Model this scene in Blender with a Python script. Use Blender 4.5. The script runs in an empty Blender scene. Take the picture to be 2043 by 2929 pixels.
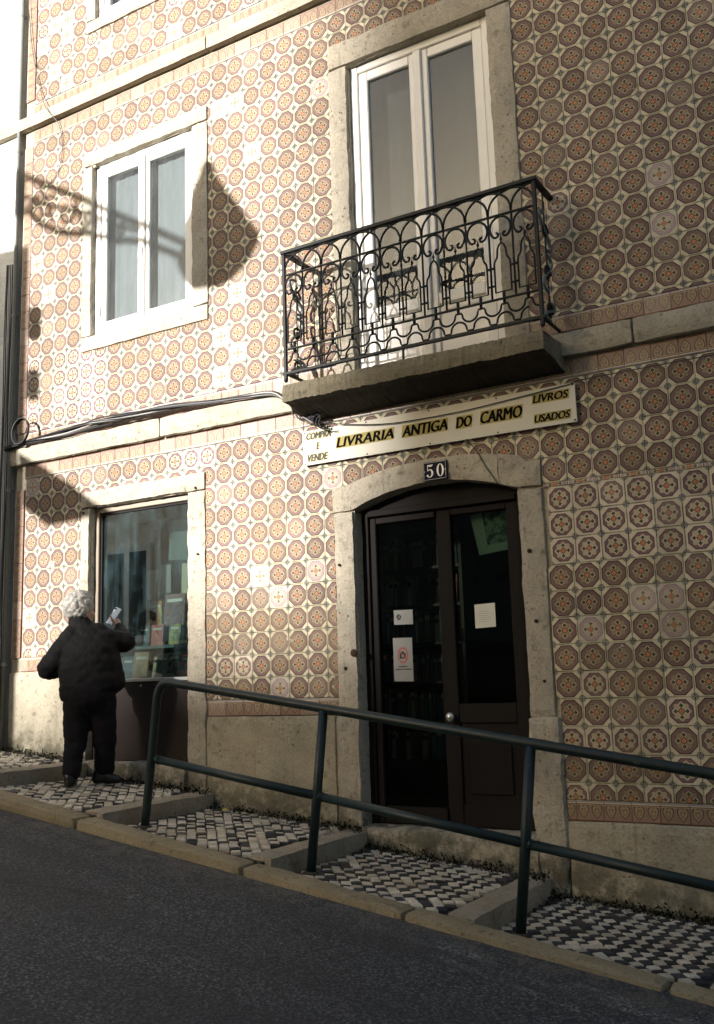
import bpy, bmesh, math, random
import numpy as np
from mathutils import Vector, Matrix, noise

random.seed(7)
SC = bpy.context.scene
COL = SC.collection
R = math.radians

# ------------------------------------------------------------------ camera
cam_d = bpy.data.cameras.new('camera')
cam = bpy.data.objects.new('camera', cam_d); COL.objects.link(cam)
_r = Vector((0.8552473, 0.5173504, -0.0300102)); _u = Vector((0.1142455, -0.1317438, 0.9846784)); _f = Vector((-0.5054701, 0.8455721, 0.1717784))
CAM = Vector((6.62395, -5.76518, 1.27255))
cam.matrix_world = Matrix(((_r.x, _u.x, -_f.x, CAM.x), (_r.y, _u.y, -_f.y, CAM.y), (_r.z, _u.z, -_f.z, CAM.z), (0, 0, 0, 1)))
cam_d.sensor_fit = 'HORIZONTAL'; cam_d.sensor_width = 36.0; cam_d.lens = 36.0 * 2830 / 2043
cam_d.shift_x = 24.5 / 2043; cam_d.shift_y = -8.5 / 2043
cam_d.clip_start = 0.05; cam_d.clip_end = 500
SC.camera = cam

# ------------------------------------------------------------------ sky, sun, exposure
SUN = Vector((0.35, 1.0, -0.24)).normalized()          # the way the light travels
W = bpy.data.worlds.new('World'); SC.world = W; W.use_nodes = True
nt = W.node_tree; bg = nt.nodes['Background']; sky = nt.nodes.new('ShaderNodeTexSky')
sky.sky_type = 'NISHITA'; sky.sun_disc = False
sky.sun_elevation = math.asin(-SUN.z); sky.sun_rotation = math.atan2(-SUN.x, -SUN.y) % (2 * math.pi)
sky.dust_density = 3.5; sky.air_density = 1.0; sky.ozone_density = 1.0
nt.links.new(sky.outputs['Color'], bg.inputs['Color']); bg.inputs['Strength'].default_value = 0.12
sun_d = bpy.data.lights.new('sun', 'SUN'); sun_d.energy = 4.9; sun_d.angle = R(0.65); sun_d.color = (1.0, 0.955, 0.935)
sun = bpy.data.objects.new('sun', sun_d); COL.objects.link(sun); sun.location = (-6, -20, 12)
sun.rotation_euler = SUN.to_track_quat('-Z', 'Y').to_euler()
SC.view_settings.view_transform = 'Standard'; SC.view_settings.look = 'None'
SC.view_settings.exposure = 1.32; SC.view_settings.gamma = 1.0
SC.render.resolution_x = 714; SC.render.resolution_y = 1024

# ------------------------------------------------------------------ material helper
MATS = {}
class NT:
    def __init__(s, name):
        s.m = bpy.data.materials.new(name); s.m.use_nodes = True; s.t = s.m.node_tree
        s.b = s.t.nodes['Principled BSDF']; s.out = s.t.nodes['Material Output']; MATS[name] = s.m
    def new(s, k): return s.t.nodes.new(k)
    def set(s, sock, v):
        if isinstance(v, bpy.types.NodeSocket): s.t.links.new(v, sock)
        elif isinstance(v, (tuple, list)) and len(v) == 3 and sock.type == 'RGBA': sock.default_value = (*v, 1)
        else: sock.default_value = v
    def math(s, op, a, b=0.0, c=0.0, clamp=False):
        n = s.new('ShaderNodeMath'); n.operation = op; n.use_clamp = clamp
        s.set(n.inputs[0], a); s.set(n.inputs[1], b); s.set(n.inputs[2], c); return n.outputs[0]
    def mix(s, f, a, b, mode='MIX'):
        n = s.new('ShaderNodeMix'); n.data_type = 'RGBA'; n.blend_type = mode
        s.set(n.inputs[0], f); s.set(n.inputs[6], a); s.set(n.inputs[7], b); return n.outputs[2]
    def noise(s, scale, detail=3.0, rough=0.55, vec=None, w=None):
        n = s.new('ShaderNodeTexNoise'); n.inputs['Scale'].default_value = scale; n.inputs['Detail'].default_value = detail; n.inputs['Roughness'].default_value = rough
        s.set(n.inputs['Vector'], vec if vec is not None else s.pos()); return n.outputs['Fac']
    def pos(s):
        if not hasattr(s, '_g'): s._g = s.new('ShaderNodeNewGeometry')
        return s._g.outputs['Position']
    def sep(s, v):
        n = s.new('ShaderNodeSeparateXYZ'); s.set(n.inputs[0], v); return n.outputs
    def ramp(s, f, stops):
        n = s.new('ShaderNodeValToRGB'); e = n.color_ramp.elements
        while len(e) < len(stops): e.new(0.5)
        for i, (p, c) in enumerate(stops):
            e[i].position = p; e[i].color = (*c, 1) if len(c) == 3 else c
        s.set(n.inputs[0], f); return n.outputs[0]
    def step(s, v, lo, hi):                     # 0 below lo, 1 above hi
        n = s.new('ShaderNodeMapRange'); n.interpolation_type = 'SMOOTHSTEP'
        s.set(n.inputs[0], v); n.inputs[1].default_value = lo; n.inputs[2].default_value = hi; return n.outputs[0]
    def bump(s, h, strength=0.3, dist=0.01):
        n = s.new('ShaderNodeBump'); n.inputs['Strength'].default_value = strength; n.inputs['Distance'].default_value = dist
        s.set(n.inputs['Height'], h); s.t.links.new(n.outputs[0], s.b.inputs['Normal'])
    def rnd(s):
        return s.new('ShaderNodeObjectInfo').outputs['Random']
    def attr(s, name, kind='GEOMETRY'):
        n = s.new('ShaderNodeAttribute'); n.attribute_name = name; n.attribute_type = kind; return n.outputs['Fac']
    def fin(s, col, rough=0.6, metal=0.0, spec=0.5):
        s.set(s.b.inputs['Base Color'], col); s.set(s.b.inputs['Roughness'], rough); s.b.inputs['Metallic'].default_value = metal
        s.b.inputs['Specular IOR Level'].default_value = spec; return s.m

def plain(name, col, rough=0.6, metal=0.0, var=0.15, scale=30, bump=0.0, spec=0.5):
    n = NT(name); f = n.noise(scale, 4)
    c = n.mix(f, tuple(x * (1 - var) for x in col), tuple(min(1, x * (1 + var)) for x in col))
    if bump: n.bump(f, bump, 0.004)
    return n.fin(c, rough, metal, spec)

def stone_mat(name, base, dark, moss=0.0, zfade=None, bump=0.5, fine=160):
    n = NT(name)
    big = n.noise(3.2, 5, 0.6); mid = n.noise(17, 5, 0.65); sm = n.noise(fine * 0.38, 4, 0.7)
    vo = n.new('ShaderNodeTexVoronoi'); vo.inputs['Scale'].default_value = 26; n.set(vo.inputs['Vector'], n.pos())
    pit = n.math('MULTIPLY', n.math('SUBTRACT', 1.0, n.step(vo.outputs['Distance'], 0.10, 0.24)), n.step(n.noise(6, 3, 0.6), 0.48, 0.62))
    c = n.mix(n.step(big, 0.35, 0.68), base, tuple(x * 0.78 for x in base))
    c = n.mix(n.math('MULTIPLY', n.step(mid, 0.55, 0.72), 0.65), c, dark)
    c = n.mix(n.math('MULTIPLY', n.step(sm, 0.50, 0.66), 0.6), c, tuple(x * 0.55 for x in base))
    c = n.mix(n.math('MULTIPLY', n.step(n.math('SUBTRACT', 1.0, sm), 0.54, 0.7), 0.35), c, tuple(min(0.8, x * 1.3) for x in base))
    c = n.mix(n.math('MULTIPLY', pit, 0.7), c, dark)
    # thin streaks that ran down the face
    mp = n.new('ShaderNodeMapping'); mp.inputs['Scale'].default_value = (22, 22, 1.6); n.set(mp.inputs[0], n.pos())
    st = n.noise(1.0, 3, 0.5, mp.outputs[0])
    c = n.mix(n.math('MULTIPLY', n.step(st, 0.6, 0.75), 0.3), c, dark)
    if moss:
        x, y, z = n.sep(n.pos())
        gz = n.math('ADD', z, n.math('MULTIPLY', x, 0.153))            # height above the sloping pavement
        w = n.math('SUBTRACT', 1.0, n.step(gz, 0.80, 1.12))
        mm = n.math('MULTIPLY', n.step(n.math('ADD', n.noise(9, 5, 0.7), n.math('MULTIPLY', w, 0.2)), 0.5, 0.75), w)
        c = n.mix(n.math('MULTIPLY', mm, moss), c, (0.05, 0.048, 0.024))
    h = n.math('SUBTRACT', n.math('ADD', n.math('MULTIPLY', mid, 0.7), n.math('MULTIPLY', sm, 0.8)), n.math('MULTIPLY', pit, 0.5))
    n.bump(h, min(1.0, bump * 1.3), 0.012)
    return n.fin(c, 0.85, 0, 0.3)

stone_mat('limestone', (0.47, 0.42, 0.325), (0.11, 0.092, 0.062), moss=0.8, bump=0.85)
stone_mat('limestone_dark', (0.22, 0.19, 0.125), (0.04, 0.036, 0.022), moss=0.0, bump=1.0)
stone_mat('limestone_underside', (0.040, 0.034, 0.025), (0.012, 0.011, 0.009), bump=0.6)  # near-black tone for the underside of the balcony slab
stone_mat('limestone_pale', (0.47, 0.43, 0.345), (0.17, 0.145, 0.10), bump=0.8)
stone_mat('plinth_plaster', (0.43, 0.385, 0.28), (0.10, 0.082, 0.05), moss=0.7, bump=0.6)
stone_mat('kerb_granite', (0.33, 0.27, 0.165), (0.07, 0.055, 0.032), moss=0.0, bump=0.7, fine=220)
stone_mat('step_stone', (0.37, 0.315, 0.235), (0.11, 0.09, 0.06), moss=0.0, bump=0.6)
stone_mat('ledge_paint', (0.42, 0.38, 0.29), (0.16, 0.13, 0.075), bump=0.6)
stone_mat('mortar', (0.42, 0.37, 0.27), (0.2, 0.17, 0.12), bump=0.3)
stone_mat('white_render', (0.80, 0.78, 0.72), (0.5, 0.46, 0.38), bump=0.2)

def tile_mat(name, style):
    """octagon azulejo; style 0 old and dark, 1 replacement with a clear star, 2 worn pale"""
    n = NT(name)
    uv = n.new('ShaderNodeUVMap'); uv.uv_map = 'UVMap'
    u, v, _ = n.sep(uv.outputs[0])
    u = n.math('SUBTRACT', u, 0.5); v = n.math('SUBTRACT', v, 0.5)
    ax = n.math('ABSOLUTE', u); ay = n.math('ABSOLUTE', v)
    a = n.math('MAXIMUM', ax, ay); b = n.math('MINIMUM', ax, ay)
    rnd = n.math('FRACT', n.math('ADD', n.rnd(), n.attr('rnd')))
    sgn = lambda x, lo, hi: n.step(x, lo, hi)
    size = (0.462, 0.425, 0.44)[style]
    d8 = n.math('MAXIMUM', a, n.math('MULTIPLY', n.math('ADD', a, b), 0.7071))
    r = n.math('SQRT', n.math('ADD', n.math('MULTIPLY', a, a), n.math('MULTIPLY', b, b)))
    th = n.math('ARCTAN2', b, a)
    star = n.math('ADD', 0.32, n.math('MULTIPLY', n.math('COSINE', n.math('MULTIPLY', th, 8.0)), 0.03))
    ds = n.math('SUBTRACT', r, star)
    fine = n.noise(330, 2, 0.5); patch = n.noise(38, 4, 0.6)
    cream = ((0.63, 0.56, 0.385), (0.64, 0.555, 0.41), (0.57, 0.52, 0.40))[style]
    field = ((0.158, 0.102, 0.092), (0.155, 0.096, 0.105), (0.35, 0.265, 0.265))[style]
    inner = ((0.240, 0.175, 0.112), (0.41, 0.335, 0.225), (0.43, 0.36, 0.27))[style]
    line = ((0.030, 0.012, 0.007), (0.05, 0.02, 0.02), (0.15, 0.09, 0.08))[style]
    col = n.mix(n.math('MULTIPLY', patch, 0.5), cream, tuple(x * 0.82 for x in cream))
    # blue-grey flowers at the four corners
    cx = n.math('SUBTRACT', 0.5, ax); cy = n.math('SUBTRACT', 0.5, ay)
    c1 = n.math('MAXIMUM', cx, cy); c2 = n.math('MINIMUM', cx, cy)
    def dist(x, y, px, py):
        dx = n.math('SUBTRACT', x, px); dy = n.math('SUBTRACT', y, py)
        return n.math('SQRT', n.math('ADD', n.math('MULTIPLY', dx, dx), n.math('MULTIPLY', dy, dy)))
    ring = n.math('ABSOLUTE', n.math('SUBTRACT', dist(c1, c2, 0.070, 0.028), 0.034))
    fl = n.math('SUBTRACT', 1.0, sgn(ring, 0.010, 0.026))
    col = n.mix(n.math('MULTIPLY', fl, (0.95, 0.85, 0.6)[style]), col, (0.09, 0.12, 0.135))
    # the octagon
    inside = n.math('SUBTRACT', 1.0, sgn(d8, size - 0.008, size + 0.004))
    f2 = n.mix(n.math('MULTIPLY', sgn(fine, 0.42, 0.62), 0.55), field, tuple(x * 1.55 for x in field))
    in2 = n.mix(n.math('MULTIPLY', sgn(fine, 0.4, 0.6), 0.55), inner, tuple(x * 1.5 for x in inner))
    oct_c = n.mix(n.math('SUBTRACT', 1.0, sgn(ds, -0.012, 0.006)), f2, in2)
    lines = n.math('SUBTRACT', 1.0, sgn(n.math('ABSOLUTE', n.math('SUBTRACT', ds, 0.012)), 0.008, 0.018))
    oct_c = n.mix(n.math('MULTIPLY', lines, (0.6, 0.8, 0.6)[style]), oct_c, ((0.10, 0.055, 0.055), (0.14, 0.07, 0.085), (0.30, 0.2, 0.21))[style])
    # pale strap shapes next to the rim
    l2 = n.math('SUBTRACT', 1.0, sgn(n.math('ABSOLUTE', n.math('SUBTRACT', ds, 0.055)), 0.006, 0.014))
    oct_c = n.mix(n.math('MULTIPLY', l2, 0.4), oct_c, tuple(min(1, x * 1.9) for x in field))
    rim = n.math('MULTIPLY', sgn(d8, size - 0.046, size - 0.030), (0.95, 0.6, 0.45)[style])
    oct_c = n.mix(rim, oct_c, line)
    # four green sprigs with a light halo
    g = n.math('MINIMUM', dist(a, b, 0.245, 0.0), n.math('MINIMUM', dist(a, b, 0.205, 0.04), dist(a, b, 0.165, 0.0)))
    oct_c = n.mix(n.math('MULTIPLY', n.math('SUBTRACT', 1.0, sgn(g, 0.042, 0.066)), 0.65), oct_c, tuple(min(1, x * 1.15) for x in cream))
    oct_c = n.mix(n.math('SUBTRACT', 1.0, sgn(g, 0.026, 0.042)), oct_c, ((0.035, 0.035, 0.018), (0.035, 0.045, 0.03), (0.12, 0.12, 0.07))[style])
    # centre lozenge
    dm = n.math('ADD', ax, ay)
    oct_c = n.mix(n.math('SUBTRACT', 1.0, sgn(dm, 0.128, 0.146)), oct_c, ((0.16, 0.05, 0.025), (0.17, 0.06, 0.035), (0.3, 0.16, 0.1))[style])
    oct_c = n.mix(n.math('SUBTRACT', 1.0, sgn(dm, 0.082, 0.098)), oct_c, (0.55, 0.25, 0.13))
    oct_c = n.mix(n.math('SUBTRACT', 1.0, sgn(dm, 0.02, 0.035)), oct_c, (0.3, 0.07, 0.03))
    col = n.mix(inside, col, oct_c)
    # each tile fired and faded differently
    fade = n.math('MULTIPLY', sgn(rnd, 0.86, 1.0), 0.14)
    col = n.mix(fade, col, (0.60, 0.53, 0.42))
    tone = n.math('ADD', 0.80, n.math('MULTIPLY', n.math('FRACT', n.math('MULTIPLY', rnd, 7.31)), 0.27))
    gr = n.new('ShaderNodeCombineColor'); [n.set(gr.inputs[i], tone) for i in range(3)]
    col = n.mix(1.0, col, gr.outputs[0], 'MULTIPLY')
    # worn glaze and knocked-off corners showing plaster, most of it low on the wall
    x, y, z = n.sep(n.pos())
    low = n.math('SUBTRACT', 1.0, sgn(z, 0.9, 3.2))
    chip = n.math('ADD', n.noise(5.5, 5, 0.68), n.math('MULTIPLY', low, 0.055))
    ch = sgn(chip, 0.685, 0.715)
    col = n.mix(n.math('MULTIPLY', ch, 0.8), col, (0.63, 0.57, 0.45))
    grime = n.math('MULTIPLY', sgn(n.math('ADD', n.noise(2.2, 5, 0.65), n.math('MULTIPLY', low, 0.14)), 0.52, 0.8), 0.34)
    col = n.mix(grime, col, (0.24, 0.175, 0.085))
    mp = n.new('ShaderNodeMapping'); mp.inputs['Scale'].default_value = (9, 9, 0.7); n.set(mp.inputs[0], n.pos())
    col = n.mix(n.math('MULTIPLY', sgn(n.noise(1.0, 4, 0.55, mp.outputs[0]), 0.55, 0.78), 0.28), col, (0.2, 0.165, 0.1))
    # dirt caught unevenly in the joints
    edge = n.math('MULTIPLY', sgn(a, 0.468, 0.49), sgn(n.noise(8, 4, 0.65), 0.4, 0.62))
    col = n.mix(n.math('MULTIPLY', edge, 0.6), col, (0.11, 0.085, 0.05))
    n.bump(n.noise(14, 2, 0.5), 0.10, 0.006)
    ro = n.math('ADD', 0.42, n.math('MULTIPLY', patch, 0.3))
    return n.fin(col, ro, 0, 0.14)
for i, nm in enumerate(('tile_old', 'tile_star', 'tile_worn')): tile_mat(nm, i)

def border_mat(name):
    n = NT(name)
    uv = n.new('ShaderNodeUVMap'); uv.uv_map = 'UVMap'
    u, v, _ = n.sep(uv.outputs[0])
    # two hearts to a tile, one whole and one split over the joint
    fu = n.math('ABSOLUTE', n.math('SUBTRACT', n.math('FRACT', n.math('MULTIPLY', u, 2.0)), 0.5))   # 0 at heart middle .. .5
    vv = n.math('SUBTRACT', v, 0.42)
    # heart outline: lobes up, point down
    hx = n.math('MULTIPLY', fu, 2.25); hy = n.math('MULTIPLY', vv, 2.6)
    hy2 = n.math('SUBTRACT', hy, n.math('MULTIPLY', n.math('SQRT', n.math('ADD', hx, 0.001)), 0.55))
    hr = n.math('SQRT', n.math('ADD', n.math('MULTIPLY', hx, hx), n.math('MULTIPLY', hy2, hy2)))
    fine = n.noise(260, 2, 0.5); patch = n.noise(20, 4, 0.6)
    base = n.mix(patch, (0.215, 0.13, 0.095), (0.30, 0.20, 0.145))
    inn = n.mix(n.step(fine, 0.42, 0.6), (0.40, 0.30, 0.18), (0.20, 0.14, 0.085))
    c = n.mix(n.math('SUBTRACT', 1.0, n.step(hr, 0.72, 0.78)), base, inn)
    o = n.math('SUBTRACT', 1.0, n.step(n.math('ABSOLUTE', n.math('SUBTRACT', hr, 0.8)), 0.05, 0.11))
    c = n.mix(n.math('MULTIPLY', o, 0.9), c, (0.065, 0.04, 0.02))
    lf = n.math('SUBTRACT', 1.0, n.step(n.math('ABSOLUTE', n.math('SUBTRACT', hr, 0.33)), 0.06, 0.14))
    c = n.mix(n.math('MULTIPLY', lf, 0.55), c, (0.09, 0.075, 0.03))
    c = n.mix(n.step(v, 0.80, 0.815), c, (0.52, 0.44, 0.28))
    c = n.mix(n.math('MULTIPLY', n.step(v, 0.825, 0.835), n.math('SUBTRACT', 1.0, n.step(v, 0.875, 0.885))), c, (0.14, 0.05, 0.03))
    c = n.mix(n.math('MULTIPLY', n.step(v, 0.935, 0.945), n.math('SUBTRACT', 1.0, n.step(v, 0.975, 0.985))), c, (0.13, 0.14, 0.30))
    c = n.mix(n.math('SUBTRACT', 1.0, n.step(v, 0.05, 0.06)), c, (0.14, 0.055, 0.03))
    rnd = n.math('FRACT', n.math('ADD', n.rnd(), n.attr('rnd')))
    c = n.mix(n.math('MULTIPLY', n.step(rnd, 0.6, 1.0), 0.25), c, (0.5, 0.42, 0.34))
    ch = n.step(n.noise(7, 5, 0.68), 0.68, 0.72)
    c = n.mix(n.math('MULTIPLY', ch, 0.75), c, (0.58, 0.52, 0.4))
    n.bump(n.noise(14, 2, 0.5), 0.1, 0.006)
    return n.fin(c, 0.45, 0, 0.35)
border_mat('tile_border')

def cobble_mat(name, c0, c1):
    n = NT(name); r = n.math('FRACT', n.math('ADD', n.rnd(), n.attr('rnd')))
    c = n.mix(r, c0, c1); f = n.noise(70, 4, 0.65); g = n.noise(300, 2, 0.6)
    c = n.mix(n.math('MULTIPLY', n.step(f, 0.45, 0.75), 0.5), c, tuple(x * 0.55 for x in c0))
    d = n.noise(2.6, 4, 0.6)                                            # dust and earth trodden in
    c = n.mix(n.math('MULTIPLY', n.step(d, 0.5, 0.75), 0.45), c, (0.17, 0.14, 0.095))
    n.bump(n.math('ADD', f, n.math('MULTIPLY', g, 0.5)), 0.6, 0.004)
    return n.fin(c, 0.75, 0, 0.35)
cobble_mat('cobble_light', (0.44, 0.385, 0.29), (0.68, 0.61, 0.49)); cobble_mat('cobble_dark', (0.018, 0.019, 0.021), (0.055, 0.055, 0.057))

def asphalt():
    n = NT('asphalt'); v = n.new('ShaderNodeTexVoronoi'); v.inputs['Scale'].default_value = 58; n.set(v.inputs['Vector'], n.pos())
    g = n.noise(70, 3, 0.7); big = n.noise(1.3, 4, 0.6); mid = n.noise(24, 5, 0.75)
    c = n.mix(n.step(v.outputs['Distance'], 0.1, 0.55), (0.12, 0.125, 0.13), (0.03, 0.032, 0.034))
    c = n.mix(n.math('MULTIPLY', n.step(g, 0.54, 0.66), 0.6), c, (0.26, 0.26, 0.25))
    c = n.mix(n.math('MULTIPLY', n.step(big, 0.4, 0.7), 0.35), c, (0.045, 0.045, 0.045))
    c = n.mix(n.math('MULTIPLY', n.step(mid, 0.53, 0.60), 0.7), c, (0.022, 0.022, 0.022))
    mp = n.new('ShaderNodeMapping'); mp.inputs['Scale'].default_value = (0.35, 3.2, 1.0); n.set(mp.inputs[0], n.pos())
    tr = n.noise(1.0, 4, 0.6, mp.outputs[0])                             # wheel tracks along the street
    c = n.mix(n.math('MULTIPLY', n.step(tr, 0.45, 0.62), 0.45), c, (0.03, 0.031, 0.033))
    x, y, z = n.sep(n.pos())
    dust = n.math('MULTIPLY', n.step(y, -1.75, -1.28), n.step(n.noise(7, 5, 0.7), 0.42, 0.62))
    c = n.mix(n.math('MULTIPLY', dust, 0.5), c, (0.15, 0.13, 0.10))
    vc = n.new('ShaderNodeTexVoronoi'); vc.feature = 'DISTANCE_TO_EDGE'; vc.inputs['Scale'].default_value = 0.75
    wv = n.new('ShaderNodeMix'); wv.data_type = 'VECTOR'; wv.inputs[0].default_value = 0.12; n.set(wv.inputs[4], n.pos()); nn = n.new('ShaderNodeTexNoise'); nn.inputs['Scale'].default_value = 5; n.set(nn.inputs['Vector'], n.pos()); n.t.links.new(nn.outputs['Color'], wv.inputs[5]); n.t.links.new(wv.outputs[1], vc.inputs['Vector'])
    crack = n.math('MULTIPLY', n.math('SUBTRACT', 1.0, n.step(vc.outputs['Distance'], 0.002, 0.007)), n.step(n.noise(0.9, 3, 0.5), 0.48, 0.6))
    c = n.mix(n.math('MULTIPLY', crack, 0.35), c, (0.012, 0.012, 0.012))
    n.bump(n.math('ADD', n.math('MULTIPLY', v.outputs['Distance'], -0.8), n.math('ADD', g, mid)), 0.9, 0.008)
    return n.fin(c, 0.8, 0, 0.35)
asphalt()
def worn_paint():
    n = NT('worn_road_paint'); m = n.noise(60, 5, 0.7); b = n.noise(3.5, 4, 0.6)
    f = n.math('MULTIPLY', n.step(m, 0.44, 0.64), n.step(b, 0.36, 0.66))
    n.bump(n.noise(210, 3, 0.65), 0.8, 0.006)
    n.fin((0.30, 0.30, 0.28), 0.8)
    tr = n.new('ShaderNodeBsdfTransparent'); mx = n.new('ShaderNodeMixShader')
    n.set(mx.inputs[0], n.math('MULTIPLY', f, 0.8)); n.t.links.new(tr.outputs[0], mx.inputs[1]); n.t.links.new(n.b.outputs[0], mx.inputs[2])
    n.t.links.new(mx.outputs[0], n.out.inputs[0])
worn_paint()

def glass_mat(name, tint=(0.85, 0.9, 0.88), dirt=0.1, gain=1.0, dirt_col=(0.35, 0.37, 0.36), streak=True, smear=0.02):
    """a pane seen from outside: clear, reflecting by Fresnel, with a film of dust"""
    n = NT(name); n.t.nodes.remove(n.b)
    n.pos(); fr = n.new('ShaderNodeFresnel'); n.set(fr.inputs['IOR'], n.math('ADD', 1.52, n.math('MULTIPLY', n._g.outputs['Backfacing'], 1 / 1.52 - 1.52)))   # one thin sheet, no inner mirror
    tr = n.new('ShaderNodeBsdfTransparent'); n.set(tr.inputs[0], tint)
    gl = n.new('ShaderNodeBsdfGlossy'); gl.inputs['Roughness'].default_value = smear
    df = n.new('ShaderNodeBsdfDiffuse'); n.set(df.inputs[0], dirt_col)
    m1 = n.new('ShaderNodeMixShader'); n.set(m1.inputs[0], n.math('MULTIPLY', fr.outputs[0], gain, clamp=True))
    n.t.links.new(tr.outputs[0], m1.inputs[1]); n.t.links.new(gl.outputs[0], m1.inputs[2])
    mp = n.new('ShaderNodeMapping'); mp.inputs['Scale'].default_value = (26, 26, 2.2); n.set(mp.inputs[0], n.pos())
    s = n.noise(1.0, 4, 0.6, mp.outputs[0]); w = n.noise(4, 4, 0.6)
    f = n.math('MULTIPLY', n.math('ADD', n.step(s, 0.35, 0.8), n.step(w, 0.4, 0.75)), dirt)
    m2 = n.new('ShaderNodeMixShader'); n.set(m2.inputs[0], f)
    n.t.links.new(m1.outputs[0], m2.inputs[1]); n.t.links.new(df.outputs[0], m2.inputs[2]); n.t.links.new(m2.outputs[0], n.out.inputs[0])
glass_mat('shop_glass', (0.70, 0.78, 0.77), 0.07, 3.6, (0.14, 0.22, 0.24), smear=0.006)
glass_mat('house_glass', (0.8, 0.84, 0.84), 0.05, 0.75, (0.36, 0.37, 0.37), smear=0.01)
glass_mat('door_glass', (0.6, 0.66, 0.62), 0.003, 0.18, (0.2, 0.22, 0.2), smear=0.01)

plain('white_frame', (0.78, 0.76, 0.70), 0.35, var=0.06, scale=12)
plain('wood_brown', (0.0075, 0.0052, 0.0042), 0.7, var=0.35, scale=18, bump=0.15, spec=0.2)
plain('panel_brown', (0.020, 0.012, 0.009), 0.6, var=0.25, scale=9, bump=0.1, spec=0.25)
plain('frame_aluminium', (0.20, 0.165, 0.12), 0.4, 0.3, var=0.15)
plain('sill_metal', (0.6, 0.6, 0.56), 0.3, 0.7, var=0.1)
plain('iron_dark', (0.004, 0.0065, 0.007), 0.5, 0.0, var=0.4, scale=60, bump=0.25, spec=0.25)
plain('rust', (0.045, 0.022, 0.012), 0.9, var=0.5, scale=90)
plain('iron_worn', (0.16, 0.19, 0.20), 0.38, 0.4, var=0.5, scale=30)
def rail_paint():
    n = NT('rail_green'); f = n.noise(45, 4); g = n.noise(28, 5, 0.7)
    c = n.mix(f, (0.0045, 0.012, 0.0125), (0.010, 0.027, 0.028)); chip = n.step(g, 0.66, 0.69)
    c = n.mix(chip, c, (0.10, 0.085, 0.065)); c = n.mix(n.math('MULTIPLY', n.step(n.noise(9, 4, 0.6), 0.5, 0.8), 0.4), c, (0.03, 0.033, 0.03))
    n.bump(n.math('SUBTRACT', n.math('MULTIPLY', f, 0.5), chip), 0.3, 0.003); n.fin(c, n.math('ADD', 0.3, n.math('MULTIPLY', f, 0.3)), 0, 0.4)
rail_paint()
plain('rubber_black', (0.012, 0.012, 0.013), 0.5, var=0.4)
plain('cable_grey', (0.10, 0.10, 0.095), 0.5, var=0.3)
plain('cable_pale', (0.33, 0.32, 0.29), 0.5, var=0.3)
plain('pipe_grey', (0.20, 0.21, 0.19), 0.5, var=0.25, scale=8)
plain('enamel_white', (0.66, 0.63, 0.53), 0.6, var=0.1, scale=6, spec=0.15)
plain('letter_black', (0.008, 0.0075, 0.007), 0.95, var=0.2, spec=0.05)
plain('letter_grey', (0.085, 0.08, 0.055), 0.9, var=0.3, spec=0.05)  # greyer tone for the small words at the left of the sign
plain('letter_patch', (0.42, 0.35, 0.13), 0.8, var=0.2, scale=14, spec=0.1)
plain('letter_patch_pale', (0.50, 0.46, 0.32), 0.8, var=0.1, scale=14, spec=0.1)
plain('enamel_blue', (0.006, 0.008, 0.028), 0.6, var=0.2, spec=0.12)
plain('numeral_white', (0.80, 0.77, 0.68), 0.3, var=0.04)
plain('paper_white', (0.66, 0.66, 0.58), 0.8, var=0.06)
plain('paper_grey', (0.25, 0.25, 0.23), 0.8, var=0.08)
plain('ink_grey', (0.22, 0.22, 0.2), 0.8); plain('ink_red', (0.42, 0.07, 0.05), 0.8); plain('ink_black', (0.03, 0.03, 0.03), 0.8)
plain('poster_green', (0.34, 0.45, 0.37), 0.7, var=0.15); pn = NT('poster_dark'); pn.fin(pn.mix(pn.step(pn.noise(22, 4, 0.6), 0.42, 0.6), (0.035, 0.05, 0.043), (0.20, 0.31, 0.24)), 0.7)
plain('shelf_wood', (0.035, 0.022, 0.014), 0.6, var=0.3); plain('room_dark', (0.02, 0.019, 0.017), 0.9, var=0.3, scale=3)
plain('display_cloth', (0.035, 0.055, 0.058), 0.9, var=0.35, scale=5); plain('display_board', (0.16, 0.2, 0.19), 0.9, var=0.2)
plain('page_block', (0.62, 0.55, 0.36), 0.85, var=0.12, scale=90)
plain('blind_grey', (0.23, 0.235, 0.24), 0.9, var=0.05); plain('blind_taupe', (0.07, 0.062, 0.055), 0.9, var=0.05)
plain('jacket_black', (0.0045, 0.004, 0.004), 0.8, var=0.35, scale=20, bump=0.1, spec=0.25); plain('trouser_dark', (0.013, 0.012, 0.014), 0.9, var=0.3, scale=60, bump=0.2, spec=0.15)
plain('shoe_black', (0.008, 0.008, 0.008), 0.4); plain('skin', (0.52, 0.30, 0.21), 0.5, var=0.12, scale=40)
plain('phone_silver', (0.62, 0.63, 0.62), 0.25, 0.3, var=0.05); plain('phone_dark', (0.02, 0.02, 0.022), 0.15)
def hair_mat():
    n = NT('hair_white'); f = n.noise(70, 4, 0.7); c = n.mix(n.step(f, 0.3, 0.7), (0.30, 0.285, 0.25), (0.56, 0.54, 0.48)); n.bump(f, 0.35, 0.005); n.fin(c, 0.6)
hair_mat()
plain('moss', (0.016, 0.019, 0.007), 0.95, var=0.6, scale=40, spec=0.1); plain('soil', (0.05, 0.042, 0.03), 0.95, var=0.5, scale=40, bump=0.6)
plain('leaf_yellow', (0.6, 0.5, 0.02), 0.6); plain('lantern_glass', (0.5, 0.5, 0.45), 0.3)
plain('opposite_render', (0.62, 0.53, 0.38), 0.9, var=0.1, scale=2); plain('opposite_pale', (0.66, 0.60, 0.48), 0.9, var=0.1, scale=2)
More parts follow.
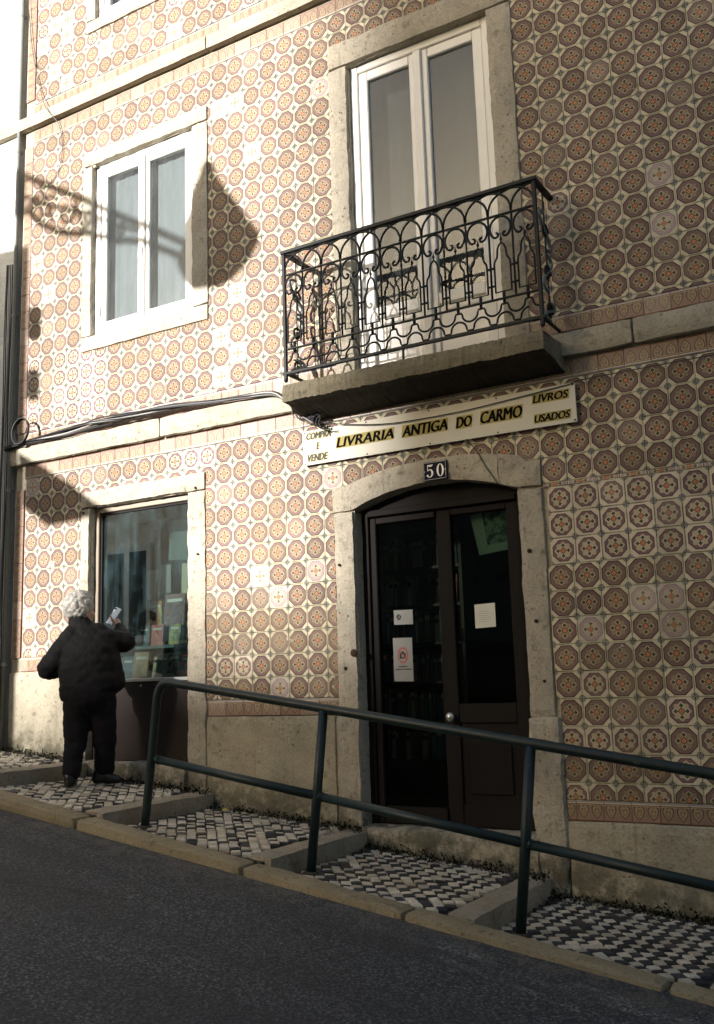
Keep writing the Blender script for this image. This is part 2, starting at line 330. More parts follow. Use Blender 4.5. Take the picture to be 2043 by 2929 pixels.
plain('roof_tile', (0.38, 0.16, 0.09), 0.85, var=0.25, scale=5); plain('shutter_green', (0.03, 0.08, 0.06), 0.6); plain('awning_cloth', (0.35, 0.30, 0.2), 0.9)
BOOKC = [(0.30, 0.06, 0.04), (0.05, 0.09, 0.14), (0.07, 0.14, 0.10), (0.36, 0.29, 0.17), (0.12, 0.07, 0.04), (0.42, 0.38, 0.3), (0.04, 0.04, 0.04), (0.25, 0.2, 0.08), (0.1, 0.05, 0.08), (0.2, 0.24, 0.26)]
for i, c in enumerate(BOOKC): plain('book_cloth_%d' % i, c, 0.7, var=0.2, scale=50)

# ------------------------------------------------------------------ mesh helper
class MB:
    def __init__(s): s.v = []; s.f = []; s.m = []; s.uv = []
    def add(s, vs, fs, mi=0, uv=None):
        o = len(s.v); s.v += [tuple(p) for p in vs]
        for k, f in enumerate(fs):
            s.f.append(tuple(i + o for i in f)); s.m.append(mi); s.uv.append(uv[k] if uv else None)
    def box(s, x0, x1, y0, y1, z0, z1, mi=0, ch=0.0):
        if ch <= 0:
            vs = [(x, y, z) for x in (x0, x1) for y in (y0, y1) for z in (z0, z1)]
            s.add(vs, [(0, 1, 3, 2), (4, 6, 7, 5), (0, 4, 5, 1), (2, 3, 7, 6), (0, 2, 6, 4), (1, 5, 7, 3)], mi)
        else: rough_box(s, (x0, y0, z0), (x1, y1, z1), 9, 0, 0, ch, None, mi)
    def quad(s, a, b, c, d, mi=0, uv=None): s.add([a, b, c, d], [(0, 1, 2, 3)], mi, [uv] if uv else None)
    def tube(s, pts, r, seg=8, closed=False, mi=0, flat=None):
        pts = [Vector(p) for p in pts]; n = len(pts); rs = r if isinstance(r, (list, tuple)) else [r] * n
        t0 = (pts[1] - pts[0]).normalized(); up = Vector((0, 0, 1)) if abs(t0.z) < 0.9 else Vector((1, 0, 0))
        nrm = (up - t0 * up.dot(t0)).normalized(); vs = []
        for i, p in enumerate(pts):
            if closed: t = (pts[(i + 1) % n] - pts[i - 1]).normalized()
            else: t = (pts[min(i + 1, n - 1)] - pts[max(i - 1, 0)]).normalized()
            nrm = (nrm - t * nrm.dot(t)); nrm = nrm.normalized() if nrm.length > 1e-6 else Vector((1, 0, 0))
            bi = t.cross(nrm)
            for k in range(seg):
                a = 2 * math.pi * k / seg
                q = nrm * math.cos(a) * rs[i] + bi * math.sin(a) * rs[i]
                if flat: q = Vector((q.x, q.y * flat, q.z))
                vs.append(p + q)
        fs = []; m = n if closed else n - 1
        for i in range(m):
            for k in range(seg):
                a = i * seg + k; b = i * seg + (k + 1) % seg; j = ((i + 1) % n) * seg
                fs.append((a, b, j + (k + 1) % seg, j + k))
        if not closed:
            fs.append(tuple(reversed(range(seg)))); fs.append(tuple((n - 1) * seg + k for k in range(seg)))
        s.add(vs, fs, mi)
    def lathe(s, prof, c, seg=16, axis='Z', mi=0):
        vs = []; fs = []
        for (r, h) in prof:
            for k in range(seg):
                a = 2 * math.pi * k / seg; x, y = r * math.cos(a), r * math.sin(a)
                p = (x, y, h) if axis == 'Z' else (x, h, y)
                vs.append((c[0] + p[0], c[1] + p[1], c[2] + p[2]))
        for i in range(len(prof) - 1):
            for k in range(seg):
                a, b = i * seg + k, i * seg + (k + 1) % seg
                fs.append((a, b, b + seg, a + seg))
        fs.append(tuple(range(seg))); fs.append(tuple((len(prof) - 1) * seg + k for k in range(seg)))
        s.add(vs, fs, mi)
    def prism(s, poly, y0, y1, mi=0):                  # polygon in x,z pushed along y
        n = len(poly); vs = [(x, y0, z) for x, z in poly] + [(x, y1, z) for x, z in poly]
        fs = [tuple(range(n)), tuple(reversed(range(n, 2 * n)))] + [(i, i + n, (i + 1) % n + n, (i + 1) % n) for i in range(n)]
        s.add(vs, fs, mi)
    def ball(s, c, rad, rot=None, nu=14, nv=9, mi=0):
        c = Vector(c); rad = rad if isinstance(rad, (tuple, list)) else (rad,) * 3
        vs = []; fs = []
        for j in range(1, nv):
            ph = math.pi * j / nv
            for i in range(nu):
                a = 2 * math.pi * i / nu
                q = Vector((rad[0] * math.sin(ph) * math.cos(a), rad[1] * math.sin(ph) * math.sin(a), rad[2] * math.cos(ph)))
                vs.append(c + (rot @ q if rot else q))
        for e in (1, -1):
            q = Vector((0, 0, rad[2] * e)); vs.append(c + (rot @ q if rot else q))
        t, bt = len(vs) - 2, len(vs) - 1
        for j in range(nv - 2):
            for i in range(nu):
                a = j * nu + i; b = j * nu + (i + 1) % nu; fs.append((a, a + nu, b + nu, b))
        for i in range(nu):
            fs.append((t, i, (i + 1) % nu)); fs.append((bt, (nv - 2) * nu + (i + 1) % nu, (nv - 2) * nu + i))
        s.add(vs, fs, mi)
    def cap(s, p0, p1, r0, r1, seg=12):               # tapered limb with round ends
        p0, p1 = Vector(p0), Vector(p1); d = p1 - p0; L = d.length; d.normalize()
        pts = []; rs = []
        for k in range(0, 5):
            a = math.pi / 2 * k / 4.0; pts.append(p0 - d * r0 * math.cos(a)); rs.append(max(r0 * math.sin(a), r0 * 0.05))
        for k in range(4, -1, -1):
            a = math.pi / 2 * k / 4.0; pts.append(p1 + d * r1 * math.cos(a)); rs.append(max(r1 * math.sin(a), r1 * 0.05))
        s.tube(pts, rs, seg)
    def mesh(s, name, mats, smooth=False):
        me = bpy.data.meshes.new(name); me.from_pydata(s.v, [], s.f)
        for m in (mats if isinstance(mats, (list, tuple)) else [mats]): me.materials.append(MATS[m])
        if any(s.m): me.polygons.foreach_set('material_index', s.m)
        if any(u is not None for u in s.uv):
            l = me.uv_layers.new(name='UVMap'); k = 0
            for f, u in zip(s.f, s.uv):
                for j in range(len(f)):
                    if u: l.data[k].uv = u[j]
                    k += 1
        if smooth: me.polygons.foreach_set('use_smooth', [True] * len(me.polygons))
        me.update(); return me
    def build(s, name, mats, parent=None, smooth=False):
        bm = bmesh.new(); me = s.mesh(name, mats, smooth); bm.from_mesh(me); bmesh.ops.recalc_face_normals(bm, faces=bm.faces); bm.to_mesh(me); bm.free()
        return link(name, me, parent)

def link(name, data, parent=None, loc=None):
    o = bpy.data.objects.new(name, data); COL.objects.link(o)
    if loc is not None: o.location = loc
    if parent is not None: child(o, parent)
    return o
def world_of(o):
    m = Matrix.LocRotScale(o.location, o.rotation_euler, o.scale)
    return (world_of(o.parent) @ o.matrix_parent_inverse @ m) if o.parent else m
def child(o, parent): o.parent = parent; o.matrix_parent_inverse = world_of(parent).inverted()
def empty(name, loc): return link(name, None, None, loc)
def tag(o, label=None, cat=None, group=None, kind=None):
    if label: o['label'] = label
    if cat: o['category'] = cat
    if group: o['group'] = group
    if kind: o['kind'] = kind
    return o

def rough_box(b, lo, hi, res=0.06, amp=0.004, seed=0, ch=0.008, fmap=None, mi=0):
    lo = Vector(lo); hi = Vector(hi); n = [max(1, int(round((hi[i] - lo[i]) / res))) for i in range(3)]
    if ch > 0: n = [max(3, k) if res > 5 else max(2, k) for k in n]
    idx = {}; vs = []; fs = []; c = (lo + hi) / 2
    def pos1(i, ax):
        if res > 5 and ch > 0:                          # plain chamfered block
            return (lo[ax], lo[ax] + ch, hi[ax] - ch, hi[ax])[i]
        return lo[ax] + (hi[ax] - lo[ax]) * i / n[ax]
    def V(i, j, k):
        key = (i, j, k)
        if key in idx: return idx[key]
        q = (i, j, k); p = Vector((pos1(i, 0), pos1(j, 1), pos1(k, 2)))
        ex = [a for a in range(3) if q[a] in (0, n[a])]
        if len(ex) >= 2:
            for a in ex: p[a] += (c[a] - p[a]) / max(abs(c[a] - p[a]), 1e-6) * ch * (0.5 if len(ex) == 2 else 0.6)
        if amp:
            s = Vector((seed * 3.7, seed * 1.3, seed * 2.1)); p = p + noise.noise_vector(p * 7 + s) * amp + noise.noise_vector(p * 23 + s) * amp * 0.7
        idx[key] = len(vs); vs.append(fmap(p) if fmap else p); return idx[key]
    for a in range(3):
        u, w = (a + 1) % 3, (a + 2) % 3
        for side in (0, n[a]):
            for i in range(n[u]):
                for j in range(n[w]):
                    q = []
                    for (di, dj) in ((0, 0), (1, 0), (1, 1), (0, 1)):
                        k = [0, 0, 0]; k[a] = side; k[u] = i + di; k[w] = j + dj; q.append(V(*k))
                    fs.append(tuple(q) if side else tuple(reversed(q)))
    b.add(vs, fs, mi)

def text_mesh(body, size, mats, shear=0.0, sx=1.0, extrude=0.0012, bold=0.0):
    cu = bpy.data.curves.new('lettering', 'FONT'); cu.body = body; cu.size = size; cu.shear = shear; cu.extrude = extrude; cu.offset = bold; cu.resolution_u = 3
    o = bpy.data.objects.new('lettering', cu); COL.objects.link(o)
    dg = bpy.context.evaluated_depsgraph_get(); me = bpy.data.meshes.new_from_object(o.evaluated_get(dg))
    bpy.data.objects.remove(o); bpy.data.curves.remove(cu)
    co = np.array([v.co[:] for v in me.vertices]); me.materials.clear(); me.materials.append(MATS[mats])
    return me, co.min(0), co.max(0)
def place_text(body, x0, x1, z0, z1, y, mat, parent, name='lettering', shear=0.0, bold=0.0):
    """lettering fitted into the rectangle x0..x1, z0..z1 of a sign facing -y"""
    me, lo, hi = text_mesh(body, 1.0, mat, shear, bold=0.0, extrude=0.01)
    sx = (x1 - x0) / (hi[0] - lo[0]); sz = (z1 - z0) / (hi[1] - lo[1])
    for v in me.vertices: v.co = (x0 + (v.co.x - lo[0]) * sx, y - v.co.z * 0.1, z0 + (v.co.y - lo[1]) * sz)
    if bold:                                            # heavier strokes: the same letters laid side by side
        vs = [v.co.copy() for v in me.vertices]; fs = [tuple(p.vertices) for p in me.polygons]; V = []; F = []
        for k in range(5):
            d = (k - 2) / 2 * bold
            F += [tuple(i + len(V) for i in f) for f in fs]; V += [(v.x + d, v.y - 0.00008 * k, v.z + 0.25 * d) for v in vs]
        me = bpy.data.meshes.new(name); me.from_pydata(V, [], F); me.materials.append(MATS[mat])
    return link(name, me, parent)

def slope(x): return -0.153 * x
def in_view(p, m=0.0):
    d = Vector(p) - CAM; z = d.dot(_f)
    if z < 0.1: return False
    x = 997 + 2830 * d.dot(_r) / z; y = 1456 - 2830 * d.dot(_u) / z
    return -m < x < 2043 + m and -m < y < 2929 + m

# ================================================================== THE TILED HOUSE
T = 0.16
XL, XR, ZT = -0.20, 8.2, 10.2
SY = -0.018                                             # front of the dressed stone
house = tag(empty('tiled_house', (2.6, 0, 0.3)), 'house faced with brown octagon tiles above a bookshop, balcony over the door', 'building')

OPEN = [(0.69, 1.80, 4.22, 5.78), (0.69, 1.80, 7.20, 8.76), (3.275, 4.39, 3.28, 5.775), (0.713, 1.745, 0.60, 2.74), (3.22, 4.41, 0.28, 2.60), (6.3, 7.3, 4.22, 5.78)]
FRAMES = [(0.58, 1.965, 4.085, 5.915), (0.58, 1.965, 7.08, 8.90), (3.116, 4.57, 3.2, 5.98), (0.615, 1.925, 0.4, 2.88), (3.055, 4.575, -0.1, 2.58), (6.15, 7.45, 4.085, 5.915)]
def wall():
    xs = sorted({XL, XR, *[a for o in OPEN for a in o[:2]]}); zs = sorted({-0.6, ZT, *[a for o in OPEN for a in o[2:] if a < ZT]})
    b = MB()
    for i in range(len(xs) - 1):
        for k in range(len(zs) - 1):
            cx, cz = (xs[i] + xs[i + 1]) / 2, (zs[k] + zs[k + 1]) / 2
            if any(o[0] < cx < o[1] and o[2] < cz < o[3] for o in OPEN): continue
            for y in (0.014, 0.34): b.quad((xs[i], y, zs[k]), (xs[i + 1], y, zs[k]), (xs[i + 1], y, zs[k + 1]), (xs[i], y, zs[k + 1]))
    for x in (XL, XR): b.quad((x, 0.014, -0.6), (x, 0.34, -0.6), (x, 0.34, ZT), (x, 0.014, ZT))
    b.quad((XL, 0.014, ZT), (XR, 0.014, ZT), (XR, 0.34, ZT), (XL, 0.34, ZT))
    b.build('wall', 'mortar', house)
wall()

# ---- tiles
def tile_shape(b, x0, x1, z0, z1, uv, mi=0, y0=0.014, y1=0.0, e=0.003, g=0.0011):
    """one glazed tile between x0..x1, z0..z1, its edge eased; uv = (u0,u1,v0,v1)"""
    x0 += g; x1 -= g; z0 += g; z1 -= g; u0, u1, v0, v1 = uv
    def U(x, z): return (u0 + (u1 - u0) * (x - x0) / (x1 - x0), v0 + (v1 - v0) * (z - z0) / (z1 - z0))
    o = [(x0, z0), (x1, z0), (x1, z1), (x0, z1)]; i = [(x0 + e, z0 + e), (x1 - e, z0 + e), (x1 - e, z1 - e), (x0 + e, z1 - e)]
    vs = [(x, y1, z) for x, z in i] + [(x, y1 + 0.0022, z) for x, z in o] + [(x, y0, z) for x, z in o]
    fs = [(0, 1, 2, 3)]; us = [[U(*p) for p in i]]
    for k in range(4):
        l = (k + 1) % 4
        fs.append((k, k + 4, l + 4, l)); us.append([U(*i[k]), U(*o[k]), U(*o[l]), U(*i[l])])
        fs.append((k + 4, k + 8, l + 8, l + 4)); us.append([U(*o[k]), U(*o[k]), U(*o[l]), U(*o[l])])
    b.add(vs, fs, mi, us)
STY = ('tile_old', 'tile_star', 'tile_worn')
tiles = []                                              # (x0,x1,z0,z1,uv,style)
def clip_tile(cx, cz, style, zlo=-9, zhi=99, xlo=-0.08, xhi=XR):
    x0, x1, z0, z1 = cx - T / 2, cx + T / 2, cz - T / 2, cz + T / 2
    X0, X1, Z0, Z1 = max(x0, xlo), min(x1, xhi), max(z0, zlo), min(z1, zhi)
    if X1 - X0 < 0.012 or Z1 - Z0 < 0.012: return
    for f in FRAMES:
        if X0 > f[0] + 0.0 and X1 < f[1] and Z0 > f[2] and Z1 < f[3]: return
        # cut the tile back to the stone it meets
        if X0 < f[0] < X1 and Z0 > f[2] and Z1 < f[3]: X1 = f[0] + 0.006
        elif X0 < f[1] < X1 and Z0 > f[2] and Z1 < f[3]: X0 = f[1] - 0.006
        elif Z0 < f[3] < Z1 and X0 > f[0] and X1 < f[1]: Z0 = f[3] - 0.006
        elif Z0 < f[2] < Z1 and X0 > f[0] and X1 < f[1]: Z1 = f[2] + 0.006
    if X1 - X0 < 0.012 or Z1 - Z0 < 0.012: return
    tiles.append((X0, X1, Z0, Z1, ((X0 - x0) / T, (X1 - x0) / T, (Z0 - z0) / T, (Z1 - z0) / T), style))
rt = random.Random(3)
PALE_UP = {(34, 4): 2, (34, 2): 2, (30, 4): 1, (14, 1): 2, (13, 2): 2}
NC = int((XR + 0.1) / T) + 1
for c in range(0, NC):
    for r in range(-1, 17):
        st = 0
        if c in (0, 2, 3, 4, 5) and 0 <= r <= 3: st = 1
        if (c, r) in PALE_UP: st = PALE_UP[(c, r)]
        elif st == 0 and c < 20 and rt.random() < 0.04: st = 2
        clip_tile(c * T, 3.6 + r * T, st, zlo=3.492, zhi=6.24)
    for r in range(0, 22):                             # top floor
        st = 0 if rt.random() < 0.7 else rt.choice((1, 2))
        clip_tile(c * T + 0.01, 6.712 + r * T, st, zlo=6.632)
for c in range(0, NC):                                  # shop floor
    x = (c + 0.1138) * T
    if x < 4.5:
        zl = 1.55 if x < 0.6 else 1.17
        for r in range(0, 13):
            st = 0
            if (c, r) in ((15, 6), (16, 7)): st = 2
            elif (c, r) in ((13, 10), (14, 10), (12, 0), (11, 0), (10, 0), (0, 9), (1, 9)): st = 1
            elif rt.random() < 0.03: st = 2
            clip_tile(x, 2.9997 - r * T, st, zlo=zl, zhi=3.08)
    elif x > 4.5:
        for r in range(0, 4): clip_tile(x, 2.9997 - r * T, 0, zhi=3.08, xlo=4.575)
        zc = 2.9997 - 3 * T - T / 2                     # a cut strip, then three courses of newer tiles
        tiles.append((max(4.58, x - T / 2), x + T / 2, zc - 0.026, zc, (0.0, 1.0, 0.42, 0.58), 2))
        for r in range(4, 16):
            dz = -0.026; dx = 0.024 if r < 7 else 0.0
            st = 1 if r < 7 else (0 if rt.random() < (0.9 if r < 9 else 0.76) else rt.choice((1, 1, 2)))
            if (c, r) in ((30, 9), (32, 8)): st = 2
            clip_tile(x + dx, 2.9997 - r * T + dz, st, zlo=0.557, xlo=4.575 if r < 12 else 4.60)

full = {}
def full_mesh(kind, w, h, mats, flip=False):
    k = (kind, round(w, 4), round(h, 4), flip)
    if k not in full:
        b = MB(); tile_shape(b, -w / 2, w / 2, -h / 2, h / 2, (0, 1, 1, 0) if flip else (0, 1, 0, 1)); full[k] = b.mesh(kind, mats)
    return full[k]
def hidden(t):
    return any(t[0] >= f[0] - 0.001 and t[1] <= f[1] + 0.001 and t[2] >= f[2] - 0.001 and t[3] <= f[3] + 0.001 for f in FRAMES)
cand = []
for i, t in enumerate(tiles):
    if t[1] - t[0] > T - 0.003 and t[3] - t[2] > T - 0.003 and not hidden(t):
        p = ((t[0] + t[1]) / 2, 0, (t[2] + t[3]) / 2)
        if in_view(p, -40): cand.append(((Vector(p) - CAM).length, i))
cand.sort(); solo = {i for _, i in cand[:300]}
rest = MB(); rvals = []
for i, t in enumerate(tiles):
    if hidden(t): continue
    if i in solo:
        o = link('tile', full_mesh(STY[t[5]], T, T, STY[t[5]]), house, ((t[0] + t[1]) / 2, rt.uniform(-0.001, 0.0012), (t[2] + t[3]) / 2))
        o.rotation_euler = (rt.gauss(0, 0.006), rt.gauss(0, 0.006), rt.gauss(0, 0.006))
    else:
        k = len(rest.f); d = rt.uniform(-0.0008, 0.0012)
        tile_shape(rest, *t[:4], t[4], t[5], y0=0.014, y1=d); v = rt.random(); rvals += [v] * (len(rest.f) - k)
me = rest.mesh('tile_cladding', STY); at = me.attributes.new('rnd', 'FLOAT', 'FACE'); at.data.foreach_set('value', rvals)
tag(link('tile_cladding', me, house), kind='stuff')

BH = 0.113
def border_row(z0, x0, x1, flip, phase=0.0, h=BH):
    n0 = math.floor((x0 - phase) / T)
    x = phase + n0 * T
    while x < x1 - 0.004:
        a, b_ = max(x, x0), min(x + T, x1); cx = (a + b_) / 2
        if b_ - a > 0.012 and not any(a >= f[0] and b_ <= f[1] and z0 >= f[2] - 0.02 and z0 + h <= f[3] for f in FRAMES):
            if b_ - a > T - 0.002: mesh = full_mesh('tile_border', T, h, 'tile_border', flip)
            else:
                b = MB(); u0, u1 = (a - x) / T, (b_ - x) / T
                tile_shape(b, -(b_ - a) / 2, (b_ - a) / 2, -h / 2, h / 2, (u0, u1, 1, 0) if flip else (u0, u1, 0, 1)); mesh = b.mesh('tile_border', 'tile_border')
            o = link('border_tile', mesh, house, (cx, 0.0005, z0 + h / 2))
            o.rotation_euler = (rt.gauss(0, 0.003), rt.gauss(0, 0.003), 0)
        x += T
border_row(6.245, -0.08, XR, True); border_row(3.377, -0.08, XR, False)
border_row(6.515, -0.08, 3.6, False); border_row(3.083, -0.08, XR, True, 0.018)
border_row(1.434, -0.08, 0.60, False, 0.018); border_row(1.052, 1.925, 3.055, False, 0.018); border_row(0.440, 4.60, XR, False, 0.018)
# the strip of border tiles that runs up the corner
vb = MB(); tile_shape(vb, -T / 2, T / 2, -0.058, 0.058, (0, 1, 0, 1)); vmesh = vb.mesh('tile_border', 'tile_border')
for z0, z1 in ((1.55, 3.04), (3.5, 6.24), (6.69, 10.1)):
    z = z0
    while z < z1 - 0.1:
        o = link('border_tile', vmesh, house, (-0.139, 0.0005, z + T / 2)); o.rotation_euler = (0, R(-90), 0); z += T

# ---- ledges, plinths
def rb(name, lo, hi, mat, parent=house, res=0.06, amp=0.004, seed=1, ch=0.008, fmap=None):
    b = MB(); rough_box(b, lo, hi, res, amp, seed, ch, fmap); return b.build(name, mat, parent)
x = -0.62; k = 0
while x < XR:
    w = 2.6 + 0.3 * math.sin(k * 2.3)
    x1 = min(x + w, XR); k += 1
    rb('ledge_stone', (x + 0.002, -0.05, 6.385), (x1 - 0.002, 0.014, 6.505), 'ledge_paint', res=0.08, amp=0.004, seed=k)
    x = x1
x = -0.26; k = 0
while x < XR:
    w = 1.75 + 0.3 * math.sin(k * 1.7); x1 = min(x + w, XR); k += 1
    rb('ledge_stone', (x + 0.0015, -0.045, 3.205), (x1 - 0.0015, 0.014, 3.370), 'ledge_paint', res=0.05, amp=0.006, seed=k + 30, ch=0.014)
    x = x1
def groundcut(lo):                                       # plaster whose foot follows the pavement
    return lambda p: Vector((p.x, p.y, p.z + (slope(p.x - lo[3]) if p.z < lo[2] + 0.03 else 0)))
rb('plinth_panel', (XL, -0.014, 0.45), (0.615, 0.014, 1.432), 'plinth_plaster', res=0.05, amp=0.004, seed=51, ch=0.012)
rb('plinth_panel', (1.925, -0.016, 0.10), (3.03, 0.014, 1.050), 'plinth_plaster', res=0.05, amp=0.004, seed=52, ch=0.012)
rb('plinth_panel', (4.60, -0.022, -0.3), (6.4, 0.014, 0.438), 'plinth_plaster', res=0.05, amp=0.005, seed=53, ch=0.014)
rb('plinth_panel', (6.403, -0.022, -0.5), (XR, 0.014, 0.438), 'plinth_plaster', res=0.08, amp=0.005, seed=54, ch=0.014)

# ---- upper windows
def sash_window(name, op, fr, label, top_open=False, glass='house_glass', blind='blind_grey', yf=0.035):
    w = tag(empty(name, ((op[0] + op[1]) / 2, 0.05, op[2])), label); child(w, house)
    x0, x1, z0, z1 = op; s = x0 * 10
    rb('jamb', (fr[0], SY, z0 + 0.001), (x0, 0.30, z1 - 0.001), 'limestone_pale', w, 0.055, 0.006, s + 1, 0.012)
    rb('jamb', (x1, SY, z0 + 0.001), (fr[1], 0.30, z1 - 0.001), 'limestone_pale', w, 0.055, 0.006, s + 2, 0.012)
    rb('lintel', (fr[0], SY - 0.004, z1), (fr[1], 0.30, fr[3]), 'limestone_pale', w, 0.045, 0.009, s + 3, 0.014)
    rb('sill', (fr[0], SY - 0.004, fr[2]), (fr[1], 0.30, z0), 'limestone_pale', w, 0.055, 0.006, s + 4, 0.014)
    b = MB(); t = 0.055; y0, y1 = yf, yf + 0.07
    b.box(x0, x0 + t, y0, y1, z0, z1, ch=0.005); b.box(x1 - t, x1, y0, y1, z0, z1, ch=0.005)
    b.box(x0 + t, x1 - t, y0 + 0.001, y1, z1 - t, z1, ch=0.005); b.box(x0 + t, x1 - t, y0 - 0.02, y1, z0, z0 + t, ch=0.005)
    b.build('frame', 'white_frame', w)
    xm = (x0 + x1) / 2 - 0.015
    for a, c in ((x0 + t + 0.002, xm), (xm + 0.002, x1 - t - 0.002)):
        b = MB(); q = 0.062; za, zb = z0 + t + 0.002, z1 - t - 0.002; ya, yb = yf + 0.012, yf + 0.06
        b.box(a, a + q, ya, yb, za, zb, ch=0.006); b.box(c - q, c, ya, yb, za, zb, ch=0.006)
        b.box(a + q, c - q, ya + 0.001, yb, zb - q, zb, ch=0.006); b.box(a + q, c - q, ya + 0.001, yb, za, za + q, ch=0.006)
        b.build('sash', 'white_frame', w)
        b = MB(); b.box(a + q - 0.004, c - q + 0.004, yf + 0.034, yf + 0.038, za + q - 0.004, zb - q + 0.004); b.build('pane', glass, w)
    b = MB(); b.box(xm - 0.028, xm + 0.026, yf - 0.008, yf + 0.0115, z0 + t + 0.003, z1 - t - 0.003, ch=0.006); b.build('astragal', 'white_frame', w)
    b = MB(); b.box(xm - 0.010, xm + 0.010, yf - 0.012, yf - 0.0085, z0 + 0.62, z0 + 0.70); b.tube([(xm, yf - 0.012, z0 + 0.67), (xm, yf - 0.04, z0 + 0.67), (xm, yf - 0.043, z0 + 0.57)], 0.006, 8); b.build('handle', 'white_frame', w)
    for hz in (z0 + 0.22, z1 - 0.22):
        for hx in (x0 + t, x1 - t): b = MB(); b.tube([(hx, yf + 0.004, hz - 0.04), (hx, yf + 0.004, hz + 0.04)], 0.008, 8); b.build('hinge', 'white_frame', w)
    # a thin curtain in soft folds behind the panes
    b = MB(); N = 70; vs = []
    for i in range(N + 1):
        x = x0 - 0.05 + (x1 - x0 + 0.1) * i / N; y = yf + 0.095 + 0.003 * math.sin(i * 0.9) + 0.002 * math.sin(i * 2.3)
        vs += [(x, y, z0 - 0.05), (x, y, z1 + 0.05)]
    b.add(vs, [(2 * i, 2 * i + 2, 2 * i + 3, 2 * i + 1) for i in range(N)]); b.build('curtain', blind, w, True)
    return w
sash_window('window', OPEN[0], FRAMES[0], 'white two-leaf window in a pale stone surround')
sash_window('window', OPEN[1], FRAMES[1], 'top floor window cut by the upper picture edge')
sash_window('window', OPEN[5], FRAMES[5], 'window further down the street')

# ---- balcony door
bdoor = tag(empty('balcony_door', (3.83, 0.05, 3.3)), 'tall white double door behind the balcony railing'); child(bdoor, house)
def balcony_door():
    x0, x1, z0, z1 = 3.275, 4.39, 3.302, 5.775; w = bdoor; yf = 0.05
    rb('jamb', (3.116, SY, 3.302), (x0, 0.30, z1 - 0.001), 'limestone', w, 0.055, 0.007, 11, 0.014)
    rb('jamb', (x1, SY, 3.302), (4.57, 0.30, z1 - 0.001), 'limestone', w, 0.045, 0.011, 12, 0.014)
    rb('lintel', (3.116, SY - 0.004, z1), (4.57, 0.30, 5.98), 'limestone', w, 0.055, 0.007, 13, 0.014)
    t = 0.06; b = MB(); y1 = yf + 0.08
    b.box(x0, x0 + t, yf, y1, z0, z1, ch=0.006); b.box(x1 - t, x1, yf, y1, z0, z1, ch=0.006); b.box(x0 + t, x1 - t, yf + 0.001, y1, z1 - t, z1, ch=0.006)
    b.box(x0 + t, x1 - t, yf, y1, z0, z0 + 0.04, ch=0.006)
    b.build('frame', 'white_frame', w)
    xm = 3.832
    for a, c in ((x0 + t + 0.002, xm - 0.001), (xm + 0.001, x1 - t - 0.002)):
        leaf = MB(); q = 0.075; za, zb = z0 + 0.043, z1 - t - 0.002; ya, yb = yf + 0.012, yf + 0.065; zp = 3.87
        leaf.box(a, a + q, ya, yb, za, zb, ch=0.007); leaf.box(c - q, c, ya, yb, za, zb, ch=0.007)
        leaf.box(a + q, c - q, ya + 0.001, yb, zb - q, zb, ch=0.007); leaf.box(a + q, c - q, ya + 0.001, yb, zp - 0.085, zp, ch=0.007)
        leaf.box(a + q, c - q, ya + 0.001, yb, za, za + 0.06, ch=0.006)
        leaf.box(a + q + 0.0005, c - q - 0.0005, ya + 0.02, yb - 0.01, za + 0.0605, zp - 0.0855)
        for (ka, kb, kc, kd) in ((a + q + 0.03, c - q - 0.03, za + 0.09, za + 0.105), (a + q + 0.03, c - q - 0.03, zp - 0.13, zp - 0.115)): leaf.box(ka, kb, ya + 0.012, ya + 0.0195, kc, kd)
        leaf.build('door_leaf', 'white_frame', w)
        b = MB(); b.box(a + q - 0.004, c - q + 0.004, yf + 0.036, yf + 0.04, zp - 0.004, zb - q + 0.004); b.build('pane', 'house_glass', w)
    b = MB(); b.box(xm - 0.035, xm + 0.03, yf - 0.010, yf + 0.0115, z0 + 0.045, z1 - t - 0.003, ch=0.007); b.build('astragal', 'white_frame', w)
    b = MB(); b.box(x0 + 0.02, x1 - 0.02, yf + 0.2, yf + 0.206, z0, z1); b.build('blind', 'blind_taupe', w)
balcony_door()

# ---- balcony slab: moulded stone, deeper at the wall
def balcony_slab():
    b = MB()
    prof = [(0.014, 3.115), (-0.10, 3.125), (-0.20, 3.150), (-0.27, 3.175), (-0.335, 3.182), (-0.345, 3.240), (-0.335, 3.30), (0.014, 3.302)]
    N = 130; x0, x1 = 2.865, 4.775; vs = []; fs = []; M = len(prof)
    for i in range(N + 1):
        x = x0 + (x1 - x0) * i / N
        for (y, z) in prof:
            p = Vector((x, y, z)); nv = noise.noise_vector(p * 13) * 0.0055 + noise.noise_vector(p * 45) * 0.006
            if (i == 0 or i == N) and y < -0.25: p.x += 0.03 * (1 if i == 0 else -1)
            if y > 0: nv = Vector((0, 0, 0))
            vs.append(p + nv)
    for i in range(N):
        for k in range(M): fs.append((i * M + k, i * M + (k + 1) % M, (i + 1) * M + (k + 1) % M, (i + 1) * M + k))
    fs += [tuple(range(M)), tuple(N * M + k for k in reversed(range(M)))]
    b.add(vs, fs); b.m = [1 if i < N * M and i % M in (0, 1, 2, 3, 7) else 0 for i in range(len(b.f))]; b.build('balcony_slab', ['limestone_dark', 'limestone_underside'], house)
balcony_slab()

